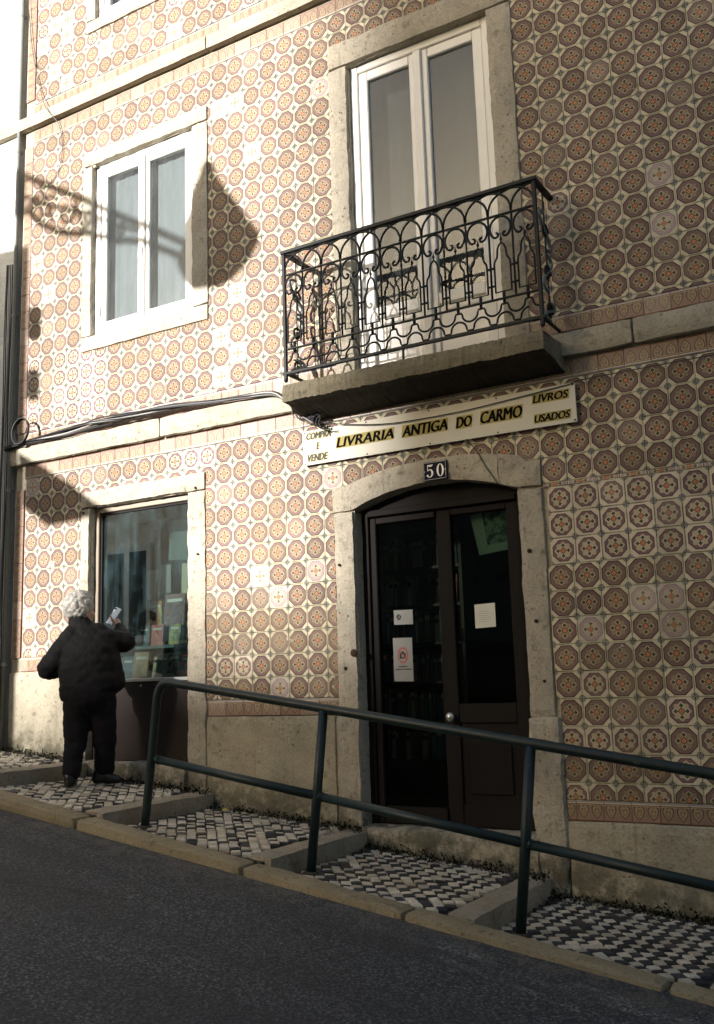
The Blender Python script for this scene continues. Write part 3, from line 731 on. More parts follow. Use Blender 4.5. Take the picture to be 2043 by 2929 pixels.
# ---- balcony railing in wrought iron
RX0, RX1, RY, ZTOP, ZM1, ZM2, ZB = 2.885, 4.752, -0.30, 4.283, 4.112, 3.565, 3.392
def railing():
    b = MB()
    rail = lambda p, q, h, d: b.box(min(p[0], q[0]) - (d if p[0] == q[0] else 0), max(p[0], q[0]) + (d if p[0] == q[0] else 0), min(p[1], q[1]) - (d if p[1] == q[1] else 0), max(p[1], q[1]) + (d if p[1] == q[1] else 0), p[2] - h, p[2] + h, ch=0.003)
    rail((RX0 - 0.02, RY, ZTOP), (RX1 + 0.02, RY, ZTOP), 0.013, 0.02)
    for xx in (RX0, RX1): rail((xx, RY + 0.021, ZTOP - 0.001), (xx, 0.02, ZTOP - 0.001), 0.012, 0.019)
    b.build('handrail', 'iron_dark', house)
    root = bpy.data.objects['handrail']; root.name = 'balcony_railing'; root.data.name = 'balcony_railing'
    tag(root, 'black wrought iron balcony railing with interlaced arches')
    def bar(name, p, q, h, d):
        nonlocal b
        b = MB(); rail(p, q, h, d); return b.build(name, 'iron_dark', root)
    bar('rail', (RX0 + 0.013, RY, ZM1), (RX1 - 0.013, RY, ZM1), 0.006, 0.009); bar('rail', (RX0 + 0.013, RY, ZM2), (RX1 - 0.013, RY, ZM2), 0.006, 0.009)
    bar('rail', (RX0 - 0.025, RY, ZB), (RX1 + 0.025, RY, ZB), 0.011, 0.011)
    for xx in (RX0, RX1):
        pb = MB(); pb.box(xx - 0.012, xx + 0.012, RY - 0.012, RY + 0.012, 3.345, ZTOP - 0.013, ch=0.003)
        pb.ball((xx, RY, 3.345), (0.015, 0.015, 0.018)); pb.build('post', 'iron_dark', root)
        bar('rail', (xx, RY + 0.013, ZB), (xx, 0.02, ZB), 0.009, 0.01)
    n = 12; w = (RX1 - RX0) / n
    def part(name, fn, xs, mat='iron_dark', smooth=True):
        m = MB(); fn(m); me = m.mesh(name, mat, smooth)
        for x in xs: link(name, me, root, (x, RY, 0))
    # interlaced arches under the handrail
    def arch(m):
        pts = []
        for k in range(17):
            a = math.pi * k / 16; pts.append((w * (1 - math.cos(a)), 0.004 if k < 8 else -0.004, ZM1 + 0.006 + (ZTOP - ZM1 - 0.022) * math.sin(a) ** 0.8))
        m.tube(pts, 0.0078, 6)
    part('arch', arch, [RX0 + w * i for i in range(n - 1)])
    def half(sg):
        def f(m):
            pts = []
            for k in range(9):
                a = math.pi / 2 * k / 8; pts.append((sg * w * (1 - math.cos(a)) if True else 0, -0.004, ZM1 + 0.006 + (ZTOP - ZM1 - 0.022) * math.sin(math.pi / 2 - 0 * a) * 1))
            pts = [(sg * w * math.cos(math.pi / 2 * k / 8), 0.0, ZM1 + 0.006 + (ZTOP - ZM1 - 0.022) * math.sin(math.pi / 2 * k / 8) ** 0.8) for k in range(9)]
            m.tube(pts, 0.0078, 6)
        return f
    part('arch', half(1), [RX0 + 0.0]); part('arch', half(-1), [RX1])
    part('upright', lambda m: m.tube([(0, 0, ZM2), (0, 0, ZM1)], 0.0072, 6), [RX0 + w * i for i in range(1, n)])
    # the arch that ends in two curls, one to a bay
    def scroll(m):
        for sg in (-1, 1):
            pts = []; rr = w * 0.44
            for k in range(14):
                a = math.pi / 2 - (math.pi / 2 + 0.75) * k / 13; pts.append((sg * rr * math.cos(a), 0, ZM1 - 0.085 + 0.075 * math.sin(a) if a > 0 else ZM1 - 0.085 + 0.075 * math.sin(a)))
            ex, ez = pts[-1][0], pts[-1][2]; cxx = sg * rr * 0.42; czz = ez + 0.012
            a0 = math.atan2(ez - czz, ex - cxx); r0 = math.hypot(ex - cxx, ez - czz)
            rs = [0.0078] * len(pts)
            for k in range(1, 13):
                a = a0 - sg * k * 0.36; q = r0 * (1 - k / 15.0); pts.append((cxx + q * math.cos(a), 0, czz + q * math.sin(a))); rs.append(0.0078 if k < 10 else 0.0105)
            m.tube(pts, rs, 6)
    part('scroll', scroll, [RX0 + w * (i + 0.5) for i in range(n)])
    # bottle-shaped loop with a finial
    def bottle(m):
        hw = w * 0.34; z0 = ZM2 + 0.045; s1 = 3.79; tp = 3.925
        R_ = [(hw, z0), (hw, s1), (hw * 0.93, s1 + 0.02), (hw * 0.62, s1 + 0.045), (hw * 0.55, s1 + 0.07), (hw * 0.52, s1 + 0.095), (hw * 0.34, s1 + 0.122), (hw * 0.0, tp + 0.005)]
        pts = [(x, 0, z) for x, z in R_] + [(-x, 0, z) for x, z in reversed(R_[:-1])]
        # thicken the corners so that the loop stays crisp
        m.tube(pts, 0.0068, 6, closed=True)
        m.tube([(0, 0, tp), (0, 0, tp + 0.018), (0, 0, tp + 0.022), (0, 0, tp + 0.034), (0, 0, tp + 0.04), (0, 0, tp + 0.066)], [0.006, 0.0045, 0.009, 0.008, 0.004, 0.0015], 6)
    part('loop', bottle, [RX0 + w * (i + 0.5) for i in range(n)])
    def clips(m):
        for z in (ZM2 + 0.09, ZM2 + 0.205): m.box(-w * 0.17, w * 0.17, -0.006, 0.006, z - 0.005, z + 0.005); m.ball((0, 0, z), 0.0095, nu=8, nv=6)
    part('clip', clips, [RX0 + w * i for i in range(1, n)])
    part('collar', lambda m: (m.box(-0.007, 0.007, -0.008, 0.008, ZM2 - 0.03, ZM2 + 0.045), m.ball((0, 0, ZM2 + 0.02), 0.011, nu=8, nv=6)), [RX0 + w * (i + 0.5) for i in range(n)])
    # two waves that meet between the lower rails
    def wave(m):
        for sg, za in ((1, ZM2 - 0.034), (-1, ZB + 0.018)):
            pts = []
            for k in range(13):
                t = k / 12.0; x = (t - 0.5) * w; a = abs(t - 0.5) * 2
                h = 0.066 * math.sqrt(max(0, 1 - max(0, (0.80 - a) / 0.80 * 0.98) ** 2)) if a < 0.80 else 0.066
                pts.append((x + (w / 2 if sg < 0 else 0), 0.002 * sg, za - sg * (h - 0.0 if a < 0.8 else 0.066)))
            pts = [(p[0], p[1], p[2]) for p in pts]
            m.tube(pts, 0.0055, 6)
        m.box(-0.006 + w / 2, 0.006 + w / 2, -0.006, 0.006, ZB + 0.01, ZB + 0.022)
    def scallop(m):
        # one period: flat at the collar, a bowl each side
        z_hi, z_lo = ZM2 - 0.034, ZM2 - 0.098
        prof = [(-0.5, z_lo)] + [(-0.5 + 0.34 * math.sin(a), z_lo + (z_hi - z_lo - 0.014) * (1 - math.cos(a))) for a in [math.pi / 2 * k / 6 for k in range(1, 7)]] + [(-0.12, z_hi), (0.12, z_hi)]
        prof += [(-x, z) for x, z in reversed(prof[:-2])]
        m.tube([(x * w, 0.0025, z) for x, z in prof], 0.007, 6)
    part('scallop', scallop, [RX0 + w * (i + 0.5) for i in range(n)])
    def scallop2(m):
        z_lo, z_hi = ZB + 0.016, ZB + 0.082
        prof = [(-0.5, z_hi)] + [(-0.5 + 0.34 * math.sin(a), z_hi - (z_hi - z_lo - 0.014) * (1 - math.cos(a))) for a in [math.pi / 2 * k / 6 for k in range(1, 7)]] + [(-0.12, z_lo), (0.12, z_lo)]
        prof += [(-x, z) for x, z in reversed(prof[:-2])]
        m.tube([(x * w, -0.0025, z) for x, z in prof], 0.007, 6)
    part('scallop', scallop2, [RX0 + w * i for i in range(1, n)])
    m = MB(); m.box(3.80, 3.812, RY - 0.006, RY + 0.006, 3.30, ZB - 0.008); m.build('foot', 'iron_dark', root)
    # flat iron S-scrolls in the two end panels
    for xx in (RX0, RX1):
        for (zc, h) in ((4.0, 0.2), (3.72, 0.2), (3.47, 0.1)):
            m = MB(); pts = []
            for k in range(25):
                t = k / 24.0; a = t * 2 * math.pi
                pts.append((xx, RY + 0.15 + 0.085 * math.sin(a) * (1 if zc < 3.9 else -1), zc + h * 0.62 * math.cos(a * 0.5)))
            m.tube(pts, 0.011, 6); m.build('side_scroll', 'iron_worn', root, True)
            m = MB(); pts = []
            for k in range(22):
                a = k * 0.4; q = 0.055 * (1 - k / 26.0); pts.append((xx, RY + 0.15 + q * math.cos(a), zc + q * math.sin(a)))
            m.tube(pts, 0.009, 6); m.build('side_scroll', 'iron_dark', root, True)
        m = MB(); m.tube([(xx, RY + 0.15, ZB), (xx, RY + 0.15, ZTOP)], 0.006, 6); m.build('upright', 'iron_dark', root)
railing()

# ---- shop window
swin = tag(empty('shop_window', (1.23, 0.05, 0.73)), 'shop window with a bronze frame over a dark brown panel'); child(swin, house)
def shop_window():
    w = swin; x0, x1, zt = 0.713, 1.745, 2.74
    rb('jamb', (0.615, SY, 0.72), (x0, 0.30, zt - 0.001), 'limestone', w, 0.055, 0.007, 21, 0.012)
    rb('jamb', (x1, SY, 0.44), (1.925, 0.30, zt - 0.001), 'limestone', w, 0.04, 0.010, 22, 0.014)
    rb('lintel', (0.615, SY - 0.004, zt), (1.925, 0.30, 2.88), 'limestone', w, 0.045, 0.007, 23, 0.012)
    rb('sill_stone', (0.615, -0.05, 0.40), (1.744, 0.10, 0.722), 'limestone', w, 0.05, 0.010, 24, 0.016)
    b = MB(); t = 0.045; y0, y1 = 0.055, 0.12; zb = 1.325
    b.box(x0, x0 + t, y0, y1, zb, zt, ch=0.004); b.box(x1 - t, x1, y0, y1, zb, zt, ch=0.004); b.box(x0 + t, x1 - t, y0 + 0.001, y1, zt - t, zt, ch=0.004)
    b.build('frame', 'frame_aluminium', w)
    b = MB(); q = 0.018; a, c = x0 + t + 0.001, x1 - t - 0.001
    b.box(a, a + q, y0 + 0.02, y1 - 0.01, zb + 0.02, zt - t); b.box(c - q, c, y0 + 0.02, y1 - 0.01, zb + 0.02, zt - t); b.box(a + q, c - q, y0 + 0.021, y1 - 0.01, zt - t - q, zt - t)
    b.build('bead', 'wood_brown', w)
    b = MB(); b.box(a + q - 0.003, c - q + 0.003, 0.09, 0.096, zb + 0.02, zt - t - q + 0.003); b.build('pane', 'shop_glass', w)
    b = MB(); b.box(x0 + 0.001, x1 - 0.001, 0.042, 0.13, zb - 0.004, zb + 0.021, ch=0.003); b.build('sill', 'sill_metal', w)
    b = MB(); b.box(x0 + 0.001, x1 - 0.001, 0.05, 0.11, 0.724, zb - 0.005, ch=0.004); p = b.build('panel', 'panel_brown', w)
    for xx in (0.80, 1.23, 1.66):
        s = MB(); s.ball((xx, 0.05, zb - 0.035), (0.007, 0.004, 0.007), nu=8, nv=6); s.build('screw', 'sill_metal', w)
shop_window()

# ---- shop door
sdoor = tag(empty('shop_door', (3.8, 0.1, 0.33)), 'dark brown glazed double door under a segmental stone arch'); child(sdoor, house)
def shop_door():
    w = sdoor; x0, x1 = 3.22, 4.41
    rb('jamb', (3.06, SY, 1.052), (x0, 0.32, 2.43), 'limestone', w, 0.055, 0.007, 41, 0.014)
    rb('jamb', (x1, SY, 1.032), (4.575, 0.32, 2.42), 'limestone', w, 0.045, 0.009, 42, 0.014)
    rb('jamb_base', (3.035, SY - 0.006, 0.05), (x0 + 0.004, 0.32, 1.050), 'limestone', w, 0.05, 0.009, 43, 0.016)
    rb('jamb_base', (x1 - 0.012, SY - 0.022, -0.12), (4.60, 0.32, 1.030), 'limestone', w, 0.04, 0.013, 44, 0.02)
    # arch in three stones
    cxr, czr = 3.815, 2.552; half_w = 0.598; rise = 0.12; rad = (half_w ** 2 + rise ** 2) / (2 * rise)
    intr = lambda x: czr - rad + math.sqrt(max(0, rad ** 2 - (x - cxr) ** 2)) if x0 <= x <= x1 else 2.432
    def extr(x):
        return 2.60 + 0.105 * max(0.0, 1 - ((x - 3.86) / 0.72) ** 2) if x < 4.46 else 2.592
    cuts = [3.06, 3.47, 4.30, 4.575]
    for k in range(3):
        a, c = cuts[k] + 0.0015, cuts[k + 1] - 0.0015; N = max(4, int((c - a) / 0.045)); M = 4; D = 4; b = MB(); vs = []; fs = []; ix = {}
        def V(i, j, d):
            if (i, j, d) not in ix:
                x = a + (c - a) * i / N; lo, hi = intr(x), extr(x); p = Vector((x, SY - 0.003 + (0.30 - SY) * (d / D) ** 2, lo + (hi - lo) * j / M))
                p += noise.noise_vector(p * 8 + Vector((k * 5, 0, 0))) * 0.006 + noise.noise_vector(p * 24) * 0.005
                if d == 0 and j in (0, M): p.y += 0.008
                ix[(i, j, d)] = len(vs); vs.append(p)
            return ix[(i, j, d)]
        for i in range(N):
            for j in range(M): fs.append((V(i, j, 0), V(i + 1, j, 0), V(i + 1, j + 1, 0), V(i, j + 1, 0)))
            for d in range(D):
                fs.append((V(i, 0, d), V(i, 0, d + 1), V(i + 1, 0, d + 1), V(i + 1, 0, d))); fs.append((V(i, M, d), V(i + 1, M, d), V(i + 1, M, d + 1), V(i, M, d + 1)))
        for j in range(M):
            for d in range(D):
                fs.append((V(0, j, d), V(0, j + 1, d), V(0, j + 1, d + 1), V(0, j, d + 1))); fs.append((V(N, j, d), V(N, j, d + 1), V(N, j + 1, d + 1), V(N, j + 1, d)))
        b.add(vs, fs); b.build('arch_stone', 'limestone', w)
    rb('threshold', (x0 - 0.02, -0.06, 0.06), (x1 + 0.02, 0.30, 0.345), 'limestone', w, 0.05, 0.008, 46, 0.018)
    # frame and fanlight board
    y = 0.10; b = MB()
    b.box(x0, x0 + 0.05, y, y + 0.1, 0.346, 2.60, ch=0.004); b.box(x1 - 0.05, x1, y, y + 0.1, 0.346, 2.60, ch=0.004)
    b.box(x0 + 0.05, x1 - 0.05, y - 0.012, y + 0.1, 2.385, 2.43, ch=0.004); b.box(x0 + 0.05, x1 - 0.05, y + 0.02, y + 0.08, 2.431, 2.60)
    b.build('frame', 'wood_brown', w)
    # right leaf
    a, c = 3.785, x1 - 0.053; q = 0.10; y0 = y + 0.02; y1 = y + 0.07; leaf = MB()
    leaf.box(a, a + q, y0, y1, 0.352, 2.38, ch=0.005); leaf.box(c - q + 0.02, c, y0, y1, 0.352, 2.38, ch=0.005)
    leaf.box(a + q, c - q + 0.02, y0 + 0.001, y1, 2.335, 2.38, ch=0.005); leaf.box(a + q, c - q + 0.02, y0 + 0.001, y1, 0.99, 1.112, ch=0.005)
    leaf.box(a + q, c - q + 0.02, y0 + 0.001, y1, 0.352, 0.49, ch=0.005); leaf.box(a + q, c - q + 0.02, y0 + 0.018, y1 - 0.01, 0.4905, 0.9895)
    leaf.box(a + q + 0.05, c - q - 0.03, y0 + 0.006, y0 + 0.0175, 0.55, 0.93, ch=0.006)
    lf = leaf.build('door_leaf', 'wood_brown', w)
    g = MB(); g.box(a + q - 0.003, c - q + 0.023, y0 + 0.024, y0 + 0.029, 1.110, 2.337); g.build('pane', 'door_glass', w)
    kn = MB(); kn.lathe([(0.006, 0.0), (0.012, -0.002), (0.010, -0.02), (0.024, -0.032), (0.030, -0.046), (0.024, -0.060), (0.004, -0.066)], (a + 0.055, y0, 1.03), 16, 'Y'); kn.build('knob', 'sill_metal', w, True)
    # left leaf, a narrow frame round one tall pane
    a, c = x0 + 0.053, 3.783; leaf = MB(); q = 0.045
    leaf.box(a, a + q, y0, y1, 0.352, 2.38, ch=0.005); leaf.box(c - 0.012, c, y0 + 0.02, y1, 0.352, 2.38)
    leaf.box(a + q, c - 0.012, y0 + 0.001, y1, 2.335, 2.38, ch=0.005); leaf.box(a + q, c - 0.012, y0 + 0.001, y1, 0.352, 0.46, ch=0.005)
    leaf.build('door_leaf', 'wood_brown', w)
    g = MB(); g.box(a + q - 0.003, c - 0.010, y0 + 0.024, y0 + 0.029, 0.457, 2.337); g.build('pane', 'door_glass', w)
shop_door()
def iron_stubs():
    for (x, z, r) in ((3.105, 2.06, 0.010), (3.13, 1.36, 0.012), (4.475, 2.03, 0.013), (4.49, 1.60, 0.011), (4.52, 1.24, 0.010), (3.20, 1.46, 0.026)):
        b = MB(); b.lathe([(r, 0.004), (r, -0.006), (r * 0.6, -0.012)], (x, SY - 0.004, z), 8, 'Y'); b.build('iron_stub', 'rust', sdoor)
    for (x, z, r) in ((0.655, 2.70, 0.010), (0.66, 1.93, 0.010), (1.84, 2.76, 0.010), (1.86, 2.25, 0.008)):
        b = MB(); b.lathe([(r, 0.004), (r, -0.006), (r * 0.6, -0.012)], (x, SY - 0.004, z), 8, 'Y'); b.build('iron_stub', 'rust', swin)
iron_stubs()

# ---- inside of the house: the dark shop and the rooms above
def room(name, x0, x1, y0, y1, z0, z1, mat='room_dark'):
    b = MB(); b.box(x0, x1, y0, y1, z0, z1); b.f = [f for i, f in enumerate(b.f) if i != 2]; b.m = b.m[:5]; b.uv = b.uv[:5]
    return tag(b.build(name, mat), kind='structure')
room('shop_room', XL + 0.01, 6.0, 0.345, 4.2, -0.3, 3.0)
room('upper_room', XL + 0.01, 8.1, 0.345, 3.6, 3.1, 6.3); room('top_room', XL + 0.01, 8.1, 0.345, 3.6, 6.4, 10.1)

# ================================================================== SIGNS AND NOTICES
sign = tag(empty('shop_sign', (3.84, -0.03, 2.79)), 'long white sign with black slanted lettering above the shop door', 'sign')
def shop_sign():
    b = MB(); b.box(2.838, 4.836, -0.034, -0.026, 2.788, 3.036, ch=0.0015); b.build('panel', 'enamel_white', sign)
    b = MB()
    for xx in (3.0, 3.84, 4.66): b.box(xx - 0.02, xx + 0.02, -0.026, 0.0, 2.80, 3.02)
    b.build('batten', 'wood_brown', sign)
    for (t, x0, x1, z0, z1, p) in (('COMPRA', 2.868, 3.075, 2.972, 3.018, 'letter_patch_pale'), ('E', 2.952, 2.975, 2.893, 2.940, 'letter_patch_pale'), ('VENDE', 2.876, 3.045, 2.812, 2.860, 'letter_patch_pale'),
                                   ('LIVRARIA', 3.118, 3.572, 2.880, 2.948, 'letter_patch'), ('ANTIGA', 3.636, 3.972, 2.875, 2.948, 'letter_patch'), ('DO', 4.034, 4.146, 2.872, 2.943, 'letter_patch'),
                                   ('CARMO', 4.206, 4.490, 2.874, 2.950, 'letter_patch'), ('LIVROS', 4.562, 4.795, 2.948, 2.997, 'letter_patch'), ('USADOS', 4.567, 4.798, 2.822, 2.868, 'letter_patch')):
        m = MB(); e = 0.007; sh = 0.10 * (z1 - z0) / 0.07 * 0.1
        m.prism([(x0 - e, z0 - e), (x1 + e - sh, z0 - e), (x1 + e, z1 + e), (x0 - e + sh, z1 + e)], -0.0352, -0.0342); m.build('letter_patch', p, sign)
        place_text(t, x0 + 0.002, x1 - 0.002, z0, z1, -0.0362, 'letter_grey' if p == 'letter_patch_pale' else 'letter_black', sign, shear=0.22, bold=0.0042 if z1 - z0 > 0.06 else 0.0026)
    for xx in (2.852, 3.36, 3.84, 4.32, 4.822):
        for zz in (2.80, 3.024):
            s = MB(); s.ball((xx, -0.0345, zz), (0.006, 0.003, 0.006), nu=8, nv=6); s.build('screw', 'iron_dark', sign)
shop_sign()

plate = tag(empty('number_plate', (3.868, -0.035, 2.55)), 'dark blue enamel house number plate reading 50 over the door', 'number plate')
def number_plate():
    x0, x1, z0, z1 = 3.784, 3.953, 2.551, 2.676; y = -0.042
    b = MB(); b.box(x0, x1, y, -0.018, z0, z1, ch=0.004); b.build('plate', 'enamel_blue', plate)
    b = MB()
    for (a, c, d, e) in ((x0 + 0.005, x1 - 0.005, z0 + 0.005, z0 + 0.0068), (x0 + 0.005, x1 - 0.005, z1 - 0.0068, z1 - 0.005), (x0 + 0.005, x0 + 0.0065, z0 + 0.007, z1 - 0.007), (x1 - 0.0065, x1 - 0.005, z0 + 0.007, z1 - 0.007)): b.box(a, c, y - 0.0008, y - 0.0001, d, e)
    b.build('edge_line', 'numeral_white', plate)
    # 0: a narrow ring, fat at the sides
    N = 28; cx, cz = 3.908, 2.613; o = [(cx + 0.026 * math.cos(2 * math.pi * k / N), cz + 0.042 * math.sin(2 * math.pi * k / N)) for k in range(N)]; i = [(cx + 0.0125 * math.cos(2 * math.pi * k / N), cz + 0.039 * math.sin(2 * math.pi * k / N)) for k in range(N)]
    b = MB(); vs = [(x, y - 0.0016, z) for x, z in o + i] + [(x, y - 0.0001, z) for x, z in o + i]
    fs = [(k, (k + 1) % N, N + (k + 1) % N, N + k) for k in range(N)] + [(k, 2 * N + k, 2 * N + (k + 1) % N, (k + 1) % N) for k in range(N)] + [(N + k, N + (k + 1) % N, 3 * N + (k + 1) % N, 3 * N + k) for k in range(N)]
    b.add(vs, fs); b.build('numeral', 'numeral_white', plate)
    # 5: flag, stem, bowl
    b = MB(); cx = 3.833
    def strip(c):                                       # (x, z, half width) along the stroke
        L, Rr = [], []
        for k in range(len(c)):
            p = Vector(c[k][:2]); q = Vector(c[min(k + 1, len(c) - 1)][:2]) - Vector(c[max(k - 1, 0)][:2]); q.normalize(); nn = Vector((-q.y, q.x)) * c[k][2]
            L.append(p + nn); Rr.append(p - nn)
        for k in range(len(c) - 1): b.prism([tuple(L[k]), tuple(L[k + 1]), tuple(Rr[k + 1]), tuple(Rr[k])], y - 0.0016, y - 0.0001)
    strip([(cx - 0.014, 2.652, 0.0045), (cx + 0.006, 2.648, 0.007), (cx + 0.022, 2.654, 0.003)])
    strip([(cx - 0.015, 2.654, 0.0022), (cx - 0.016, 2.615, 0.0022)])
    strip([(cx - 0.016, 2.616, 0.002), (cx - 0.004, 2.624, 0.003), (cx + 0.010, 2.620, 0.0055), (cx + 0.018, 2.604, 0.0075), (cx + 0.016, 2.588, 0.006), (cx + 0.006, 2.576, 0.0035), (cx - 0.008, 2.573, 0.002), (cx - 0.019, 2.580, 0.0025)])
    b.ball((cx - 0.017, y - 0.001, 2.585), (0.0075, 0.0015, 0.0075), nu=12, nv=6); b.build('numeral', 'numeral_white', plate)
    for sx in (x0 + 0.01, x1 - 0.01):
        s = MB(); s.ball((sx, y - 0.001, 2.613), (0.004, 0.002, 0.004), nu=8, nv=6); s.build('screw', 'sill_metal', plate)
number_plate()

def notice(name, label, x0, x1, z0, z1, y, mat, cat='notice', skew=0.0):
    b = MB(); b.prism([(x0, z0), (x1, z0 + skew), (x1, z1 + skew), (x0, z1)], y - 0.0008, y); o = b.build(name, mat); return tag(o, label, cat)
gy = 0.1185                                             # just outside the door panes
n1 = notice('paper_notice', 'small square white handwritten note taped on the right door pane', 4.018, 4.160, 1.585, 1.737, gy + 0.024, 'paper_white', skew=0.004)
b = MB()
for k, (a, c) in enumerate(((0.03, 0.10), (0.028, 0.115), (0.03, 0.09), (0.028, 0.112), (0.03, 0.105), (0.03, 0.08))): b.box(4.018 + a, 4.018 + c, gy + 0.0222, gy + 0.0229, 1.69 - k * 0.013, 1.6915 - k * 0.013)
b.build('writing', 'ink_grey', n1)
n2 = notice('paper_notice', 'small grey card with a round black mark on the left door pane', 3.425, 3.568, 1.640, 1.738, gy + 0.024, 'paper_grey', skew=-0.003)
b = MB(); b.lathe([(0.019, -0.0016), (0.019, -0.0009)], (3.462, gy + 0.024, 1.69), 20, 'Y'); b.build('mark', 'ink_black', n2)
b = MB(); b.tube([(3.449, gy + 0.0215, 1.678), (3.475, gy + 0.0215, 1.703)], 0.002, 6); b.tube([(3.475, gy + 0.0215, 1.678), (3.466, gy + 0.0215, 1.694)], 0.002, 6); b.build('mark', 'paper_grey', n2)
n3 = notice('paper_notice', 'tall white no photography sheet on the left door pane', 3.410, 3.555, 1.265, 1.553, gy + 0.024, 'paper_grey', skew=-0.004)
def no_photo():
    y = gy + 0.0225; cx, cz = 3.482, 1.435; b = MB()
    N = 32; o = [(cx + 0.040 * math.cos(2 * math.pi * k / N), cz + 0.052 * math.sin(2 * math.pi * k / N)) for k in range(N)]; i = [(cx + 0.033 * math.cos(2 * math.pi * k / N), cz + 0.044 * math.sin(2 * math.pi * k / N)) for k in range(N)]
    b.add([(x, y - 0.0008, z) for x, z in o + i], [(k, (k + 1) % N, N + (k + 1) % N, N + k) for k in range(N)])
    b.prism([(cx - 0.029, cz + 0.030), (cx - 0.024, cz + 0.035), (cx + 0.029, cz - 0.030), (cx + 0.024, cz - 0.035)], y - 0.0012, y - 0.0007); b.build('prohibition_ring', 'ink_red', n3)
    b = MB(); b.box(cx - 0.024, cx + 0.022, y - 0.0005, y - 0.0001, cz - 0.022, cz + 0.014); b.box(cx - 0.012, cx + 0.010, y - 0.0005, y - 0.0001, cz + 0.014, cz + 0.024); b.build('camera_mark', 'ink_black', n3)
    b = MB(); b.lathe([(0.011, -0.0010), (0.011, -0.0006)], (cx, y, cz - 0.003), 16, 'Y'); b.build('camera_mark', 'paper_grey', n3)
    place_text('PROIBIDO', cx - 0.032, cx + 0.032, 1.356, 1.365, y - 0.0006, 'ink_black', n3); place_text('TIRAR FOTOGRAFIAS', cx - 0.06, cx + 0.06, 1.338, 1.346, y - 0.0006, 'ink_black', n3)
no_photo()
# poster with a curled corner behind the top of the right pane
def poster():
    b = MB(); N = 10; vs = []; fs = []; mi = []
    for i in range(N + 1):
        for j in range(N + 1):
            s, t = i / N, j / N; x = 3.985 + 0.30 * s - 0.03 * (1 - t) * 0 + 0.05 * (1 - t) * (1 - s); z = 2.065 + 0.27 * t + 0.02 * s; y = 0.20 + 0.03 * (1 - s) ** 2 * (1 - t * 0.5)
            vs.append((x, y, z))
    for i in range(N):
        for j in range(N):
            fs.append((i * (N + 1) + j, (i + 1) * (N + 1) + j, (i + 1) * (N + 1) + j + 1, i * (N + 1) + j + 1))
    b.add(vs, fs); b.m = [1 if (3 <= i // N and 2 <= i % N) else 0 for i in range(N * N)]
    return tag(b.build('poster', ['poster_green', 'poster_dark'], None, True), 'curled pale green picture poster at the top of the right door pane', 'poster')
poster()

# ================================================================== BOOKS
def book(w, d, h, ci):
    """upright book, spine towards -y"""
    b = MB(); t = 0.003
    b.box(0, t, 0, d, 0, h, 0); b.box(w - t, w, 0, d, 0, h, 0); b.box(t, w - t, 0, t, 0, h, 0)
    b.box(t + 0.0003, w - t - 0.0003, t + 0.0003, d - 0.004, 0.003, h - 0.003, 1)
    b.box(t, w - t, -0.0012, -0.0002, h * 0.72, h * 0.86, 2)
    return b.mesh('book', ['book_cloth_%d' % ci, 'page_block', 'book_cloth_%d' % ((ci + 3) % 10)])
bookcase = tag(empty('bookcase', (3.3, 0.75, -0.3)), 'dark wooden bookcase inside the shop behind the left door pane', 'bookcase')
def bookcase_and_books():
    b = MB()
    b.box(2.72, 2.745, 0.62, 0.86, -0.298, 2.55); b.build('side', 'shelf_wood', bookcase)
    b = MB(); b.box(3.70, 3.725, 0.62, 0.86, -0.298, 2.55); b.build('side', 'shelf_wood', bookcase)
    b = MB(); b.box(2.745, 3.70, 0.855, 0.87, -0.298, 2.55); b.build('back', 'shelf_wood', bookcase)
    rb_ = random.Random(11); protos = [book(rb_.uniform(0.018, 0.045), rb_.uniform(0.13, 0.17), rb_.uniform(0.17, 0.235), i % 10) for i in range(16)]
    for k in range(10):
        z = 0.0 + k * 0.272 - 0.1
        b = MB(); b.box(2.7455, 3.6995, 0.62, 0.854, z - 0.02, z); b.build('shelf', 'shelf_wood', bookcase)
        if z < 0.5 or z > 2.3: continue
        x = 3.0 + rb_.uniform(0, 0.05)
        while x < 3.64:
            me = rb_.choice(protos); w = max(v.co.x for v in me.vertices)
            if rb_.random() < 0.1: x += 0.03; continue
            o = link('book', me, None, (x, 0.655 + rb_.uniform(0, 0.02), z)); o.rotation_euler = (0, rb_.choice((0, 0, 0, 0.06)), 0)
            tag(o, 'worn book standing on the dim bookcase behind the left door pane', 'book', 'books on the dim bookcase'); x += w + 0.002 + (0.012 if o.rotation_euler[1] else 0)
bookcase_and_books()

# window display
disp = tag(empty('display_stand', (1.2, 0.4, 1.33)), 'stepped display stand with a dark backcloth inside the shop window', 'display stand')
def display():
    b = MB(); b.box(0.55, 1.85, 0.13, 0.75, 1.30, 1.335); b.build('shelf', 'shelf_wood', disp)
    b = MB(); b.box(0.55, 1.85, 0.36, 0.75, 1.585, 1.61); b.build('shelf', 'display_board', disp)
    b = MB(); b.box(0.55, 1.85, 0.74, 0.75, 1.61, 2.72); b.build('backcloth', 'display_cloth', disp)
    for xx in (0.60, 1.82):
        b = MB(); b.box(xx - 0.01, xx + 0.01, 0.37, 0.73, 1.336, 1.584); b.build('support', 'shelf_wood', disp)
    b = MB(); b.box(0.55, 0.56, 0.13, 0.75, 1.336, 2.72); b.build('side_board', 'display_cloth', disp)
    b = MB(); b.box(1.84, 1.85, 0.13, 0.75, 1.336, 2.72); b.build('side_board', 'display_cloth', disp)
display()
covers = {}
def cover_mat(key, c1, c2):
    if key in MATS: return key
    n = NT(key); x, y, z = n.sep(n.pos()); m = n.noise(24, 3, 0.6)
    c = n.mix(n.step(m, 0.47, 0.56), c1, c2); n.fin(c, 0.5); return key
